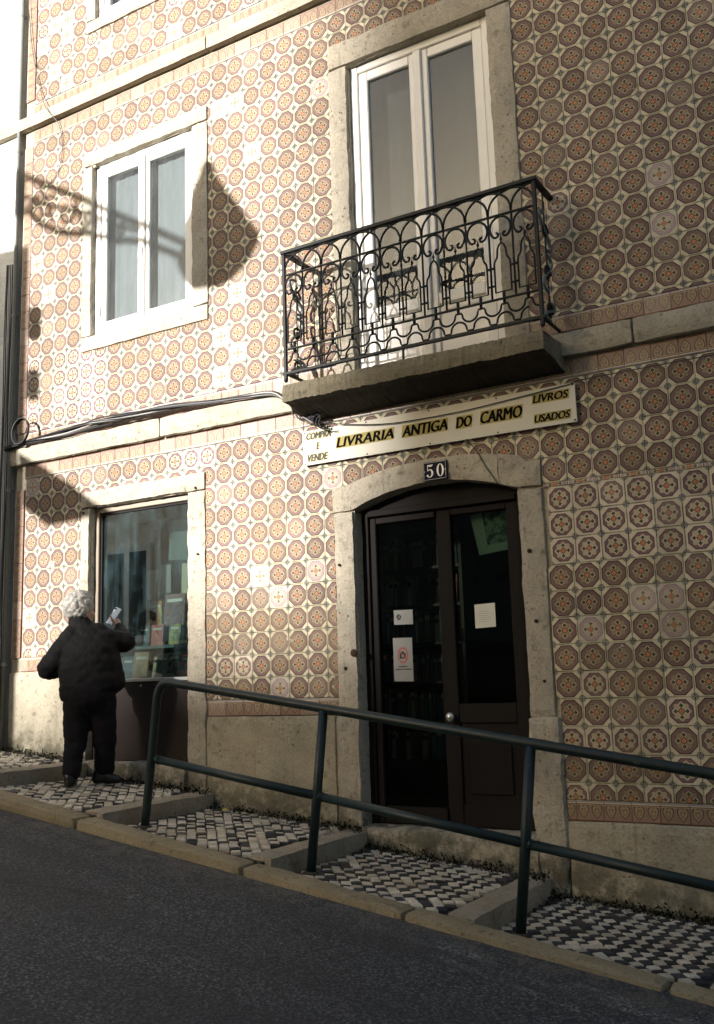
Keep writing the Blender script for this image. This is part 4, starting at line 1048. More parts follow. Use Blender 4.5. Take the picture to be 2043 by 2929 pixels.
def standing(label, x, y, z, w, h, c1, c2, lean=0.18, yaw=0.0, t=0.022):
    m = cover_mat('cover_' + label.replace(' ', '_')[:40], c1, c2)
    b = MB(); b.box(-w / 2, w / 2, 0, 0.002, 0, h, 0); b.box(-w / 2, w / 2, t - 0.002, t, 0, h, 0); b.box(-w / 2, -w / 2 + 0.002, 0.0021, t - 0.0021, 0, h, 0)
    b.box(-w / 2 + 0.003, w / 2 - 0.004, 0.0022, t - 0.0022, 0.003, h - 0.003, 1)
    b.box(-w * 0.36, w * 0.36, -0.0006, -0.0001, h * 0.74, h * 0.84, 2)
    o = b.build('book', [m, 'page_block', 'enamel_white' if sum(c1) < 0.9 else 'ink_black']); o.location = (x, y, z); o.rotation_euler = (-lean, 0, yaw); return tag(o, label, 'book', 'books in the shop window')
standing('slate blue book at the left end of the lower window display', 0.93, 0.20, 1.337, 0.12, 0.19, (0.05, 0.07, 0.09), (0.14, 0.17, 0.2))
standing('book with a tan portrait cover in the lower window display', 1.075, 0.19, 1.337, 0.155, 0.22, (0.40, 0.27, 0.15), (0.28, 0.18, 0.10))
standing('thin cream book leaning beside the portrait book in the window', 1.20, 0.23, 1.337, 0.05, 0.18, (0.55, 0.48, 0.30), (0.5, 0.42, 0.26))
standing('pale grey book in the middle of the lower window display', 1.295, 0.20, 1.337, 0.12, 0.20, (0.22, 0.26, 0.25), (0.17, 0.2, 0.2))
standing('black and white printed book right of the grey book in the window', 1.42, 0.19, 1.337, 0.115, 0.205, (0.04, 0.04, 0.04), (0.30, 0.28, 0.22))
standing('book with a bright orange panel in the lower window display', 1.55, 0.18, 1.337, 0.125, 0.19, (0.62, 0.12, 0.04), (0.03, 0.03, 0.03))
standing('black book with red lettering at the right of the window display', 1.68, 0.18, 1.337, 0.11, 0.185, (0.02, 0.018, 0.018), (0.20, 0.03, 0.02))
standing('rose red book on the upper step of the window display', 1.055, 0.42, 1.612, 0.13, 0.17, (0.50, 0.15, 0.12), (0.42, 0.12, 0.1), lean=0.1)
standing('olive yellow book on the upper step of the window display', 1.225, 0.44, 1.612, 0.12, 0.17, (0.40, 0.33, 0.05), (0.12, 0.12, 0.06), lean=0.1)
standing('dark teal book on the upper step of the window display', 0.90, 0.43, 1.612, 0.12, 0.17, (0.04, 0.09, 0.10), (0.12, 0.15, 0.14), lean=0.1)
standing('book with a yellow and red picture high in the window display', 0.92, 0.55, 1.79, 0.14, 0.20, (0.42, 0.30, 0.03), (0.30, 0.05, 0.02), lean=0.05)
standing('brown red book hung in the middle of the window display', 1.12, 0.56, 1.78, 0.22, 0.26, (0.17, 0.07, 0.06), (0.10, 0.06, 0.06), lean=0.05)
for k, (x, z, w, h, lab) in enumerate(((0.80, 2.02, 0.12, 0.25, 'yellowed sheet hung at the left of the window display'), (0.97, 2.06, 0.11, 0.24, 'pale newspaper hung high in the window display'), (1.24, 2.02, 0.15, 0.27, 'buff leaflet hung in the middle of the window display'), (1.17, 2.32, 0.24, 0.34, 'large grey sheet hung near the top of the window display'))):
    b = MB(); b.box(-w / 2, w / 2, 0, 0.002, 0, h); o = b.build('hanging_paper', ('page_block', 'paper_grey', 'letter_patch_pale', 'display_board')[k]); o.location = (x, 0.66 - 0.03 * k, z); o.rotation_euler = (0, 0.03 * (k - 1), 0); tag(o, lab, 'paper')
    c = MB(); c.box(-0.004, 0.004, 0.0005, 0.0015, h, h + 0.02); ch_ = c.build('hanger', 'paper_grey'); ch_.location = o.location; ch_.rotation_euler = o.rotation_euler; child(ch_, o); ch_.matrix_parent_inverse = world_of(o).inverted()
b = MB(); b.box(1.70, 1.715, 0.14, 0.22, 1.98, 2.32, ch=0.002); o = b.build('hanging_card', 'enamel_white'); tag(o, 'white and red striped card at the right edge of the shop window', 'card')
c = MB(); c.box(1.699, 1.6998, 0.15, 0.18, 1.99, 2.31); c.build('stripe', 'ink_red', o)
rsp = random.Random(31); sp = [book(rsp.uniform(0.012, 0.03), 0.12, rsp.uniform(0.14, 0.19), i % 10) for i in range(12)]
for (xa, xb, y, z) in ((0.60, 0.84, 0.45, 1.612), (1.30, 1.36, 0.45, 1.612), (0.60, 0.86, 0.24, 1.337), (1.36, 1.82, 0.52, 1.612)):
    x = xa
    while x < xb:
        me = rsp.choice(sp); w = max(v.co.x for v in me.vertices); o = link('book', me, None, (x, y, z)); tag(o, 'thin worn book standing spine out in the shop window display', 'book', 'thin books standing in the shop window'); x += w + 0.003
rbk = random.Random(5)
for k, (x, w) in enumerate(((1.41, 0.19), (1.60, 0.23), (1.50, 0.2), (1.66, 0.2))):
    b = MB(); h = 0.032; z = 1.612 + (0.034 if k > 1 else 0)
    b.box(-w / 2, w / 2, 0, 0.13, 0, 0.003, 0); b.box(-w / 2, w / 2, 0, 0.13, h - 0.003, h, 0); b.box(-w / 2 + 0.002, w / 2 - 0.002, 0.003, 0.127, 0.0032, h - 0.0032, 1)
    o = b.build('book', ['book_cloth_%d' % (3, 5, 6, 3)[k], 'page_block']); o.location = (x, 0.39, z); o.rotation_euler = (0, 0, rbk.uniform(-0.06, 0.06))
    tag(o, ('left lower', 'right lower', 'left upper', 'right upper')[k] + ' of the cream paged books lying flat in the shop window', 'book', 'books lying flat in the shop window')

# ================================================================== CABLES, PIPE, NEIGHBOUR
cab = tag(empty('cable_bundle', (1.3, -0.08, 3.38)), 'bundle of black cables sagging along the ledge between the storeys', 'cables')
def cables():
    rc = random.Random(21)
    path = [(-0.26, 3.372), (-0.05, 3.392), (0.2, 3.396), (0.5, 3.405), (0.8, 3.43), (1.1, 3.43), (1.4, 3.435), (1.7, 3.432), (2.0, 3.405), (2.3, 3.385), (2.55, 3.372), (2.66, 3.34), (2.76, 3.26), (2.86, 3.16), (2.98, 3.085)]
    for i in range(16):
        pts = []; ph = rc.uniform(0, 6.28); r0 = rc.uniform(0.004, 0.024); fr = rc.uniform(3, 6); cut = rc.choice((15, 15, 15, 14, 13)); dr = rc.uniform(-0.01, 0.006)
        for k, (x, z) in enumerate(path[:cut]):
            sp = 1.0 + 0.4 * math.sin(x * 2.1)
            pts.append(Vector((x, -0.072 + min(0.02, r0 * sp * math.cos(ph + fr * x * 0.6)) - (0.0 if x < 2.6 else 0.01), z - 0.008 + r0 * sp * math.sin(ph + fr * x * 0.6) + dr * math.sin(x * 3))))
        q = []
        for k in range(len(pts) - 1):
            for t in (0, 0.5):
                p0, p1, p2, p3 = pts[max(k - 1, 0)], pts[k], pts[k + 1], pts[min(k + 2, len(pts) - 1)]
                q.append(0.5 * ((2 * p1) + (p2 - p0) * t + (2 * p0 - 5 * p1 + 4 * p2 - p3) * t * t + (3 * p1 - p0 - 3 * p2 + p3) * t ** 3))
        q.append(pts[-1]); b = MB(); b.tube(q, rc.uniform(0.0035, 0.0075), 6); b.build('cable', rc.choice(('rubber_black', 'rubber_black', 'rubber_black', 'cable_grey', 'cable_pale')) if i else 'rubber_black', cab, True)
    # slack turns where the bundle goes under the balcony
    for i in range(9):
        b = MB(); c0 = Vector((2.80 + 0.03 * i, -0.075 - rc.uniform(0, 0.03), 3.20 - 0.016 * i)); pts = []
        for k in range(13):
            a = k / 12 * rc.uniform(3.5, 5.5) + i; pts.append(c0 + Vector((0.045 * math.cos(a) + 0.012 * k / 3, rc.uniform(-0.004, 0.004), 0.035 * math.sin(a) - 0.004 * k)))
        b.tube(pts, 0.0038, 5); b.build('cable', rc.choice(('rubber_black', 'rubber_black', 'cable_grey')), cab, True)
    b = MB(); b.tube([(2.84, -0.03, 3.16), (2.845, -0.03, 3.05), (2.84, -0.02, 2.93)], 0.0025, 5); b.build('cable', 'rubber_black', cab)
cables()
def coil():
    t = tag(empty('cable_coil', (-0.03, -0.09, 3.37)), 'loop of black cable hanging at the left corner on the ledge', 'cable')
    for i in range(4):
        b = MB(); pts = [(-0.035 + (0.088 + 0.004 * i) * math.cos(a), -0.085 - 0.008 * i + 0.01 * math.sin(a), 3.485 + (0.108 + 0.003 * i) * math.sin(a)) for a in [2 * math.pi * k / 30 for k in range(30)]]
        b.tube(pts, 0.006, 6, closed=True); b.build('turn', 'rubber_black', t, True)
coil()
def wire(name, label, pts, r, mat, cat='cable'):
    b = MB(); P = [Vector(p) for p in pts]; q = []
    for k in range(len(P) - 1):
        for j in range(6):
            t = j / 6; p0, p1, p2, p3 = P[max(k - 1, 0)], P[k], P[k + 1], P[min(k + 2, len(P) - 1)]
            q.append(0.5 * ((2 * p1) + (p2 - p0) * t + (2 * p0 - 5 * p1 + 4 * p2 - p3) * t * t + (3 * p1 - p0 - 3 * p2 + p3) * t ** 3))
    q.append(P[-1]); b.tube(q, r, 6); return tag(b.build(name, mat, None, True), label, cat)
wire('sign_wire', 'thin black wire slung across the shop sign', [(3.0, -0.06, 3.07), (3.5, -0.05, 2.985), (4.0, -0.045, 2.975), (4.4, -0.045, 2.995), (4.80, -0.042, 3.026), (5.0, -0.03, 3.045), (6.5, -0.02, 3.05)], 0.0035, 'rubber_black')
wire('door_wire', 'thin black wire running from the sign down over the door arch', [(4.10, -0.04, 2.79), (4.16, -0.03, 2.71), (4.22, -0.035, 2.6), (4.30, -0.035, 2.47)], 0.003, 'rubber_black')
wire('wall_wire', 'thin slack wire drooping down the sunlit tiles at the top left', [(-0.20, -0.02, 7.9), (-0.12, -0.02, 7.25), (0.02, -0.02, 6.72), (0.16, -0.07, 6.47), (0.27, -0.02, 6.3), (0.31, -0.015, 6.05), (0.26, -0.012, 5.86), (0.12, -0.012, 5.74)], 0.004, 'cable_grey')
def pipe():
    t = tag(empty('drainpipe', (-0.245, -0.04, 0.7)), 'grey drainpipe running up the left corner of the tiled house', 'drainpipe')
    b = MB(); b.tube([(-0.243, -0.03, 0.70), (-0.243, -0.03, 10.1)], 0.019, 14); b.build('pipe', 'pipe_grey', t, True)
    for z in (1.5, 3.0, 4.6, 6.2, 7.6):
        b = MB(); b.lathe([(0.020, -0.015), (0.023, -0.012), (0.023, 0.012), (0.020, 0.015)], (-0.243, -0.03, z), 14); b.box(-0.256, -0.230, -0.03, 0.012, z - 0.012, z + 0.012); b.build('bracket', 'pipe_grey', t)
    for i in range(5):
        b = MB(); x = -0.285 - 0.014 * i; b.tube([(x + 0.006 * math.sin(k * 1.3 + i), -0.03 - 0.004 * i, 0.9 + k * 0.35) for k in range(13)], 0.0055, 6); b.build('cable', ('rubber_black', 'cable_grey', 'cable_pale')[i % 3], t, True)
pipe()
white = tag(empty('white_house', (-2.5, 0, 0.6)), 'white rendered house at the far left beyond the drainpipe', 'building')
b = MB(); b.box(-6.2, -0.272, 0.004, 0.5, 0.2, 10.2); b.build('wall', 'white_render', white)
b = MB(); b.box(-6.2, -0.272, -0.02, 0.003, 0.2, 1.42, ch=0.006); b.build('plinth', 'plinth_plaster', white)
rb('ledge', (-6.2, -0.05, 6.385), (-0.63, 0.003, 6.505), 'ledge_paint', white, 0.2, 0.003, 77)
for xw in (-5.0, -2.6):
    b = MB(); b.box(xw, xw + 1.0, -0.015, 0.003, 4.2, 5.8, ch=0.006); b.build('window', 'white_frame', white)

# ================================================================== GROUND
def road_z(x): return 0.715 - 0.1425 * x
KERB_IN, KERB_OUT = -1.12, -1.295
def kerb_z(x): return 0.80 - 0.153 * x
b = MB(); N = 60; X0, X1 = -22.0, 24.0; vs = []
ys = [KERB_OUT + 0.04, -1.6, -2.2, -3, -4.2, -5.6, -7.0]
for i in range(N + 1):
    x = X0 + (X1 - X0) * i / N
    for y in ys: vs.append((x, y, road_z(x)))
M = len(ys); b.add(vs, [(i * M + k, (i + 1) * M + k, (i + 1) * M + k + 1, i * M + k + 1) for i in range(N) for k in range(M - 1)])
tag(b.build('road', 'asphalt'), kind='structure')
# the land round about, level with the far side of the street
b = MB(); vs = []; ys = [-7.0, -20, -60, -160]; xs = [-160, -22, -8, 0, 8, 24, 160]
for x in xs:
    for y in ys: vs.append((x, y, road_z(max(-22, min(24, x)))))
M = len(ys); b.add(vs, [(i * M + k, (i + 1) * M + k, (i + 1) * M + k + 1, i * M + k + 1) for i in range(len(xs) - 1) for k in range(M - 1)])
tag(b.build('ground', 'asphalt'), kind='structure')
b = MB()
def mark(pts, w):
    for k in range(len(pts) - 1):
        (xa, ya), (xb, yb) = pts[k], pts[k + 1]; b.quad((xa, ya - w, road_z(xa) + 0.004), (xb, yb - w, road_z(xb) + 0.004), (xb, yb + w, road_z(xb) + 0.004), (xa, ya + w, road_z(xa) + 0.004))
mark([(3.9, -1.40), (4.2, -1.43), (4.6, -1.47), (5.0, -1.53), (5.5, -1.58), (7.5, -1.75)], 0.075)
mark([(4.5, -1.63), (5.0, -1.72), (5.5, -1.80), (7.5, -2.05)], 0.03)
tag(b.build('worn_road_line', 'worn_road_paint'), kind='structure')

STEPS = [(-1.68, 1.10), (-0.46, 0.905), (0.77, 0.71), (2.0, 0.514), (3.28, 0.320), (4.49, 0.114), (5.72, -0.078), (6.95, -0.27)]      # front edge of each step stone and its top
pav = MB()
lands = []
for k in range(len(STEPS) - 1):
    xa, za = STEPS[k]; xb, zb = STEPS[k + 1]; z0 = za - 0.095; z1 = zb
    lands.append((xa, xb, z0, z1))
lands.append((6.95, 8.3, -0.365, -0.49))
def land_z(x):
    for xa, xb, z0, z1 in lands:
        if xa <= x < xb: return z0 + (z1 - z0) * (x - xa) / (xb - xa)
    return -0.4
for xa, xb, z0, z1 in lands:
    pav.quad((xa - 0.05, KERB_IN - 0.02, z0 - 0.013), (xb - 0.05, KERB_IN - 0.02, z1 - 0.016), (xb - 0.05, 0.02, z1 - 0.016), (xa - 0.05, 0.02, z0 - 0.013))
    pav.quad((xb - 0.05, KERB_IN - 0.02, z1 - 0.02), (xb - 0.05, KERB_IN - 0.02, z1 - 0.2), (xb - 0.05, 0.02, z1 - 0.2), (xb - 0.05, 0.02, z1 - 0.02))
pavement = tag(pav.build('pavement', 'soil'), kind='structure')
for k, (xs_, zs_) in enumerate(STEPS[1:]):
    xa, xb, z0, z1 = lands[k]; g = (z1 - z0) / (xb - xa)
    fm = lambda p, g=g, xs_=xs_: Vector((p.x, p.y, p.z + g * (p.x - xs_)))
    rb('step_stone', (xs_ - 0.155, KERB_IN + 0.004, zs_ - 0.17), (xs_, 0.0, zs_ + 0.004), 'step_stone', pavement, 0.05, 0.005, 60 + k, 0.01, fm)
kerb = tag(empty('kerb', (2.5, KERB_OUT, 0.2)), kind='structure')
x = -6.4; k = 0; rk = random.Random(9)
while x < 10:
    w = rk.uniform(0.95, 1.35); fm = lambda p: Vector((p.x, p.y, p.z + kerb_z(p.x)))
    bb = MB(); dz = rk.uniform(-0.005, 0.005); rough_box(bb, (x + 0.003, KERB_OUT + rk.uniform(-0.004, 0.004), -0.2), (x + w - 0.003, KERB_IN, dz), 0.045, 0.006, 90 + k, 0.022, fm); bb.build('kerb_stone', 'kerb_granite', kerb); x += w; k += 1

# ---- cobbles, laid on the diagonal in a black and white check
rc = random.Random(17)
def cobble_shape(b, c, s, rot, h, seed, zf, mi):
    rr = random.Random(seed); cs, sn = math.cos(rot), math.sin(rot); hw = s / 2 - 0.0035
    base = [(-1, -1), (1, -1), (1, 1), (-1, 1)]; o = []; i = []
    for (x, y) in base:
        jx, jy = rr.uniform(-0.13, 0.13), rr.uniform(-0.13, 0.13); X, Y = (x + jx) * hw, (y + jy) * hw; o.append((X * cs - Y * sn, X * sn + Y * cs)); i.append((o[-1][0] * 0.87, o[-1][1] * 0.87))
    t = rr.uniform(-0.004, 0.003); tl = (rr.uniform(-0.09, 0.09), rr.uniform(-0.09, 0.09))
    top = lambda x, y, d: (c[0] + x, c[1] + y, zf(c[0] + x) + t + d + x * tl[0] + y * tl[1])
    vs = [top(0, 0, rr.uniform(-0.001, 0.003))] + [top(x, y, 0.0) for x, y in i] + [top(x, y, -0.006) for x, y in o] + [top(x, y, -0.03) for x, y in o]
    fs = [(0, 1 + k, 1 + (k + 1) % 4) for k in range(4)] + [(1 + k, 5 + k, 5 + (k + 1) % 4, 1 + (k + 1) % 4) for k in range(4)] + [(5 + k, 9 + k, 9 + (k + 1) % 4, 5 + (k + 1) % 4) for k in range(4)]
    b.add(vs, fs, mi)
P = 0.061; cobs = []
for li, (xa, xb, z0, z1) in enumerate(lands):
    x0, x1 = xa + 0.0, xb - 0.155
    n = int(2.2 / P)
    for i in range(-n, n):
        for j in range(-n, n):
            u, v = (i + 0.5 * 0) * P, j * P; ang = R(40 + 3 * math.sin(li * 3.1)); X = (x0 + x1) / 2 + u * math.cos(ang) - v * math.sin(ang); Y = -0.56 + u * math.sin(ang) + v * math.cos(ang)
            X += rc.gauss(0, 0.002); Y += rc.gauss(0, 0.002)
            if x0 + 0.03 < X < x1 - 0.034 and KERB_IN + 0.036 < Y < -0.045:
                dark = (i + j) % 2 == 0; keep = (0.5, 0.5, 0.55, 0.62, 0.9, 0.95, 0.95, 0.9)[min(li, 7)]
                if dark and rc.random() > keep: dark = False
                if not dark and rc.random() < 0.03: dark = True
                cobs.append((X, Y, ang, dark, rc.randrange(10 ** 6), (z0, (z1 - z0) / (xb - xa), xa)))
vis = sorted([((Vector((c[0], c[1], land_z(c[0]))) - CAM).length, k) for k, c in enumerate(cobs) if in_view((c[0], c[1], land_z(c[0])), -30)])
solo = {k for _, k in vis[:300]}; rest = MB(); rv = []
for k, c in enumerate(cobs):
    if k in solo:
        b = MB(); z = land_z(c[0]); cobble_shape(b, (0, 0), P, c[2], 0, c[4], lambda x, c=c: c[5][1] * x, 0)
        link('cobble', b.mesh('cobble', 'cobble_dark' if c[3] else 'cobble_light'), pavement, (c[0], c[1], z))
    else:
        n0 = len(rest.f); cobble_shape(rest, c[:2], P, c[2], 0, c[4], lambda x, c=c: c[5][0] + c[5][1] * (x - c[5][2]), 1 if c[3] else 0); rv += [rc.random()] * (len(rest.f) - n0)
me = rest.mesh('cobble_field', ['cobble_light', 'cobble_dark']); at = me.attributes.new('rnd', 'FLOAT', 'FACE'); at.data.foreach_set('value', rv)
tag(link('cobble_field', me, pavement), kind='stuff')

# moss and grit along the foot of the wall
def moss():
    rm = random.Random(4); b = MB(); g = MB()
    for k in range(3400):
        x = rm.uniform(-0.2, 6.0); cl = noise.noise(Vector((x * 3.1, 0, 2))) + 0.45 * noise.noise(Vector((x * 9, 3, 2)))
        near = any(abs(x - s) < 0.14 for s in (1.93, 3.1, 4.55)); d = abs(rm.gauss(0, 0.030 + 0.02 * max(0, cl) + (0.02 if near else 0)))
        if cl < -0.25 and not near and rm.random() < 0.8: continue
        y0 = -0.065 if 0.6 < x < 1.75 or 3.2 < x < 4.43 else -0.03
        y = y0 - d; z = land_z(x) + abs(rm.gauss(0, 0.022)) * max(0.0, 1 - d / 0.09); s = rm.uniform(0.004, 0.012)
        a = rm.uniform(0, 6.28); t = rm.uniform(0.2, 1.0); p = Vector((x, y, z)); e1 = Vector((math.cos(a), math.sin(a) * 0.6, 0.2)) * s; e2 = Vector((-math.sin(a) * 0.3, -0.4 * t, 1)) * s
        tgt = b if (cl > -0.1 or near) and rm.random() < 0.75 else g
        tgt.add([p - e1, p + e1, p + e2 * 1.6, p + e1 * 0.3 + e2 * 0.6], [(0, 1, 2), (0, 3, 2)])
    for k in range(2600):                               # grit thinning out across the first stones
        x = rm.uniform(-0.2, 6.0); y = -0.05 - abs(rm.gauss(0, 0.11)); s = rm.uniform(0.002, 0.006); z = land_z(x) + 0.001
        p = Vector((x, y, z)); a = rm.uniform(0, 6.28); e1 = Vector((math.cos(a), math.sin(a), 0)) * s; e2 = Vector((-math.sin(a), math.cos(a), 0)) * s
        g.add([p - e1, p - e2, p + e1, p + e2, p + Vector((0, 0, s))], [(0, 1, 4), (1, 2, 4), (2, 3, 4), (3, 0, 4)])
    tag(b.build('moss_tufts', 'moss'), 'dark moss and small weeds along the foot of the wall', 'moss', kind='stuff')
    tag(g.build('grit', 'soil'), 'grit and earth washed against the foot of the wall', 'grit', kind='stuff')
moss()
b = MB(); z = land_z(2.16); b.add([(2.13, -0.10, z + 0.012), (2.155, -0.12, z + 0.006), (2.185, -0.10, z + 0.016), (2.155, -0.085, z + 0.02)], [(0, 1, 2, 3)]); tag(b.build('fallen_leaf', 'leaf_yellow'), 'small bright yellow leaf lying at the foot of the wall', 'leaf')
for k, (x, y, a) in enumerate(((4.84, -0.42, -0.9), (5.02, -0.16, -0.1))):
    z = land_z(x) + 0.009; b = MB(); b.tube([(x - 0.02 * math.cos(a), y - 0.02 * math.sin(a), z), (x + 0.02 * math.cos(a), y + 0.02 * math.sin(a), z - 0.003)], 0.0035, 6); tag(b.build('cigarette_end', 'paper_white'), ('white cigarette end among the cobbles right of the last step', 'white cigarette end near the plinth at the right edge')[k], 'litter')

# ================================================================== STREET HANDRAIL
hr = tag(empty('handrail', (3.4, -0.89, 0.2)), 'dark green tubular handrail with sloping double rails along the stepped pavement', 'railing')
def handrail():
    y = -0.89; r = 0.0275
    top = lambda x: 1.126 - 0.1525 * (x - 3.5); low = lambda x: 0.637 - 0.1545 * (x - 3.448)
    base = [(2.142, None), (3.387, None), (4.626, None), (5.865, None), (7.1, None)]
    # first post and top rail are one bent tube
    bx, bz = 2.142, land_z(2.142) - 0.03; lean = 0.113 / 0.917
    hx = lambda z: bx + (z - 0.209 - 0.185) * lean
    pts = [(bx - 0.004, y, bz)] + [(hx(z), y, z) for z in (0.5, 0.8, 1.05, 1.19)]
    tx = 2.30
    c0 = Vector((hx(1.19), 0, 1.19)); c1 = Vector((hx(1.31), 0, top(hx(1.31)) + 0.005)); c2 = Vector((2.36, 0, top(2.36)))
    for k in range(1, 8):
        t = k / 7; q = c0 * (1 - t) ** 2 + c1 * 2 * t * (1 - t) + c2 * t * t; pts.append((q.x, y, q.z))
    pts += [(x, y, top(x)) for x in (2.8, 3.5, 4.2, 4.9, 5.6, 7.3)]
    b = MB(); b.tube(pts, r, 18); b.build('top_rail', 'rail_green', hr, True)
    for (px, _) in base[1:]:
        zb = land_z(px) - 0.03; zt = top(px + 0.113) - 0.012; b = MB(); b.tube([(px, y, zb), (px + (zt - zb) * lean, y, zt)], r, 16); b.build('post', 'rail_green', hr, True)
    xs = [2.232] + [p[0] + 0.055 for p in base[1:]] + [7.2]
    for k in range(len(xs) - 1):
        b = MB(); a, c = xs[k], xs[k + 1]; b.tube([(a, y, low(a)), (c, y, low(c))], r * 0.93, 16); b.build('lower_rail', 'rail_green', hr, True)
        w = MB(); w.tube([(a + 0.024, y, low(a + 0.024)), (a + 0.034, y, low(a + 0.034))], r * 1.06, 16); w.build('weld', 'rail_green', hr, True)
    for (px, _) in base:                                # mortar collar where each post is let into the paving
        z = land_z(px); b = MB(); b.lathe([(0.05, -0.005), (0.047, 0.004), (0.03, 0.010), (0.027, 0.012)], (px, y, z), 14); b.build('collar', 'soil', hr, True)
handrail()

# ================================================================== THE PERSON AT THE SHOP WINDOW
PO = Vector((1.195, -0.455, 0.588)); PC = Vector((0.858, 0.513, 0)); PF = Vector((-0.513, 0.858, 0))
def L(s, f, u): return PO + PC * s + PF * f + Vector((0, 0, u))
def fuse(mb, name, voxel, it, mat, fn=None):
    """several closed shapes grown together into one continuous skin"""
    me = mb.mesh(name + '_raw', mat); o = bpy.data.objects.new(name + '_raw', me); COL.objects.link(o)
    m = o.modifiers.new('r', 'REMESH'); m.mode = 'VOXEL'; m.voxel_size = voxel; m.use_smooth_shade = True
    if it: s = o.modifiers.new('s', 'SMOOTH'); s.factor = 0.5; s.iterations = it
    dg = bpy.context.evaluated_depsgraph_get(); out = bpy.data.meshes.new_from_object(o.evaluated_get(dg)); out.name = name
    bpy.data.objects.remove(o); bpy.data.meshes.remove(me)
    out.materials.clear(); out.materials.append(MATS[mat])
    if fn:
        nv = len(out.vertices); co = np.empty(nv * 3); no = np.empty(nv * 3); out.vertices.foreach_get('co', co); out.vertex_normals.foreach_get('vector', no)
        co = fn(co.reshape(-1, 3), no.reshape(-1, 3)); out.vertices.foreach_set('co', co.ravel()); out.update()
    out.polygons.foreach_set('use_smooth', [True] * len(out.polygons)); return out
def person():
    hd = Vector((0.16, 0.987, -0.03)).normalized(); hr_ = hd.cross(Vector((0, 0, 1))).normalized(); hu = hr_.cross(hd)
    HR = Matrix((hr_, hd, hu)).transposed()
    H = L(-0.082, 0.075, 1.272)
    h = lambda r, f, u: H + hr_ * r + hd * f + hu * u
    b = MB()
    # head: skull, face, jaw, nose, brow, cheeks, lips, ears
    b.ball(h(0, -0.012, 0.02), (0.070, 0.088, 0.088), HR); b.ball(h(0, 0.018, -0.03), (0.058, 0.066, 0.085), HR); b.ball(h(0, 0.045, -0.085), (0.032, 0.032, 0.028), HR)
    b.cap(h(0, 0.078, 0.012), h(0, 0.100, -0.030), 0.009, 0.014); b.cap(h(-0.035, 0.070, 0.022), h(0.035, 0.070, 0.022), 0.014, 0.014)
    for s in (-1, 1):
        b.ball(h(s * 0.033, 0.058, -0.03), 0.026); b.ball(h(s * 0.070, -0.008, -0.012), (0.010, 0.020, 0.032), HR); b.ball(h(s * 0.030, 0.073, 0.006), 0.012)
    b.cap(h(-0.018, 0.078, -0.060), h(0.018, 0.078, -0.060), 0.009, 0.009)
    # neck and trunk
    b.cap(h(0, -0.015, -0.07), L(-0.035, 0.02, 1.08), 0.055, 0.062); b.ball(L(-0.025, 0.02, 0.94), (0.16, 0.12, 0.20)); b.ball(L(-0.005, 0.0, 0.66), (0.165, 0.14, 0.15)); b.cap(L(-0.02, 0.01, 0.9), L(-0.005, 0, 0.68), 0.14, 0.145)
    sl, el, wl = L(-0.165, 0.0, 1.05), L(-0.285, -0.01, 0.845), L(-0.20, 0.20, 0.86); sr, er, wr = L(0.115, 0.03, 1.04), L(0.235, 0.12, 1.025), L(0.150, 0.285, 1.145)
    for a, e, w in ((sl, el, wl), (sr, er, wr)): b.cap(a, e, 0.052, 0.042); b.cap(e, w, 0.042, 0.028)
    for s, k, a in ((L(-0.09, 0, 0.64), L(-0.095, 0.02, 0.34), L(-0.105, -0.05, 0.075)), (L(0.085, 0.01, 0.64), L(0.095, 0.06, 0.34), L(0.075, 0.13, 0.075))): b.cap(s, k, 0.085, 0.058); b.cap(k, a, 0.058, 0.042)
    # right hand: palm, four curled fingers and a thumb round the phone
    up = Vector((0, 0, 1)); pd = (L(0.105, 0.325, 1.20) - wr).normalized()
    palm = wr + pd * 0.045; side = PC.copy()
    b.ball(palm, (0.034, 0.024, 0.042)); b.cap(wr, palm, 0.027, 0.030)
    for k, (ln, off) in enumerate(((0.9, 0.028), (1.0, 0.010), (0.95, -0.010), (0.75, -0.028))):
        p0 = palm + up * (0.012 - off * 0.4) + PC * (off * 0.55 + 0.004) + PF * 0.018; p1 = p0 + (PF * 0.022 + up * 0.022 - PC * 0.012) * ln; p2 = p1 + (-PC * 0.026 + up * 0.012) * ln; p3 = p2 + (-PC * 0.014 - PF * 0.018) * ln
        b.cap(p0, p1, 0.0098, 0.009, 8); b.cap(p1, p2, 0.009, 0.008, 8); b.cap(p2, p3, 0.008, 0.0065, 8)
    t0 = palm - PF * 0.014 + up * 0.01 - PC * 0.012; t1 = t0 + (-PC * 0.022 + up * 0.026 - PF * 0.012); t2 = t1 + (-PC * 0.012 + up * 0.028 + PF * 0.004)
    b.cap(t0, t1, 0.013, 0.011, 8); b.cap(t1, t2, 0.011, 0.008, 8)
    # left hand, half closed in front of the coat
    pl = wl + PF * 0.045 + PC * 0.02; b.ball(pl, (0.032, 0.030, 0.036)); b.cap(wl, pl, 0.026, 0.028)
    for k in range(4):
        p0 = pl + up * (0.022 - 0.016 * k) + PF * 0.025; p1 = p0 + PF * 0.022 + PC * 0.022; p2 = p1 + PC * 0.022 - PF * 0.008; b.cap(p0, p1, 0.0095, 0.0085, 8); b.cap(p1, p2, 0.0085, 0.007, 8)
    q0 = pl + up * 0.02; q1 = q0 + up * 0.022 + PF * 0.02; q2 = q1 + PF * 0.018 + PC * 0.02; b.cap(q0, q1, 0.012, 0.010, 8); b.cap(q1, q2, 0.010, 0.008, 8)
    me = fuse(b, 'person', 0.0058, 2, 'skin'); body = link('person', me)
    tag(body, 'person with white curly hair and black quilted jacket raising a phone at the shop window', 'person')
    for s in (-1, 1):
        e = MB(); e.ball(h(s * 0.030, 0.084, 0.006), (0.011, 0.006, 0.006), HR, 10, 6); child(e.build('eye', 'ink_black', None, True), body)
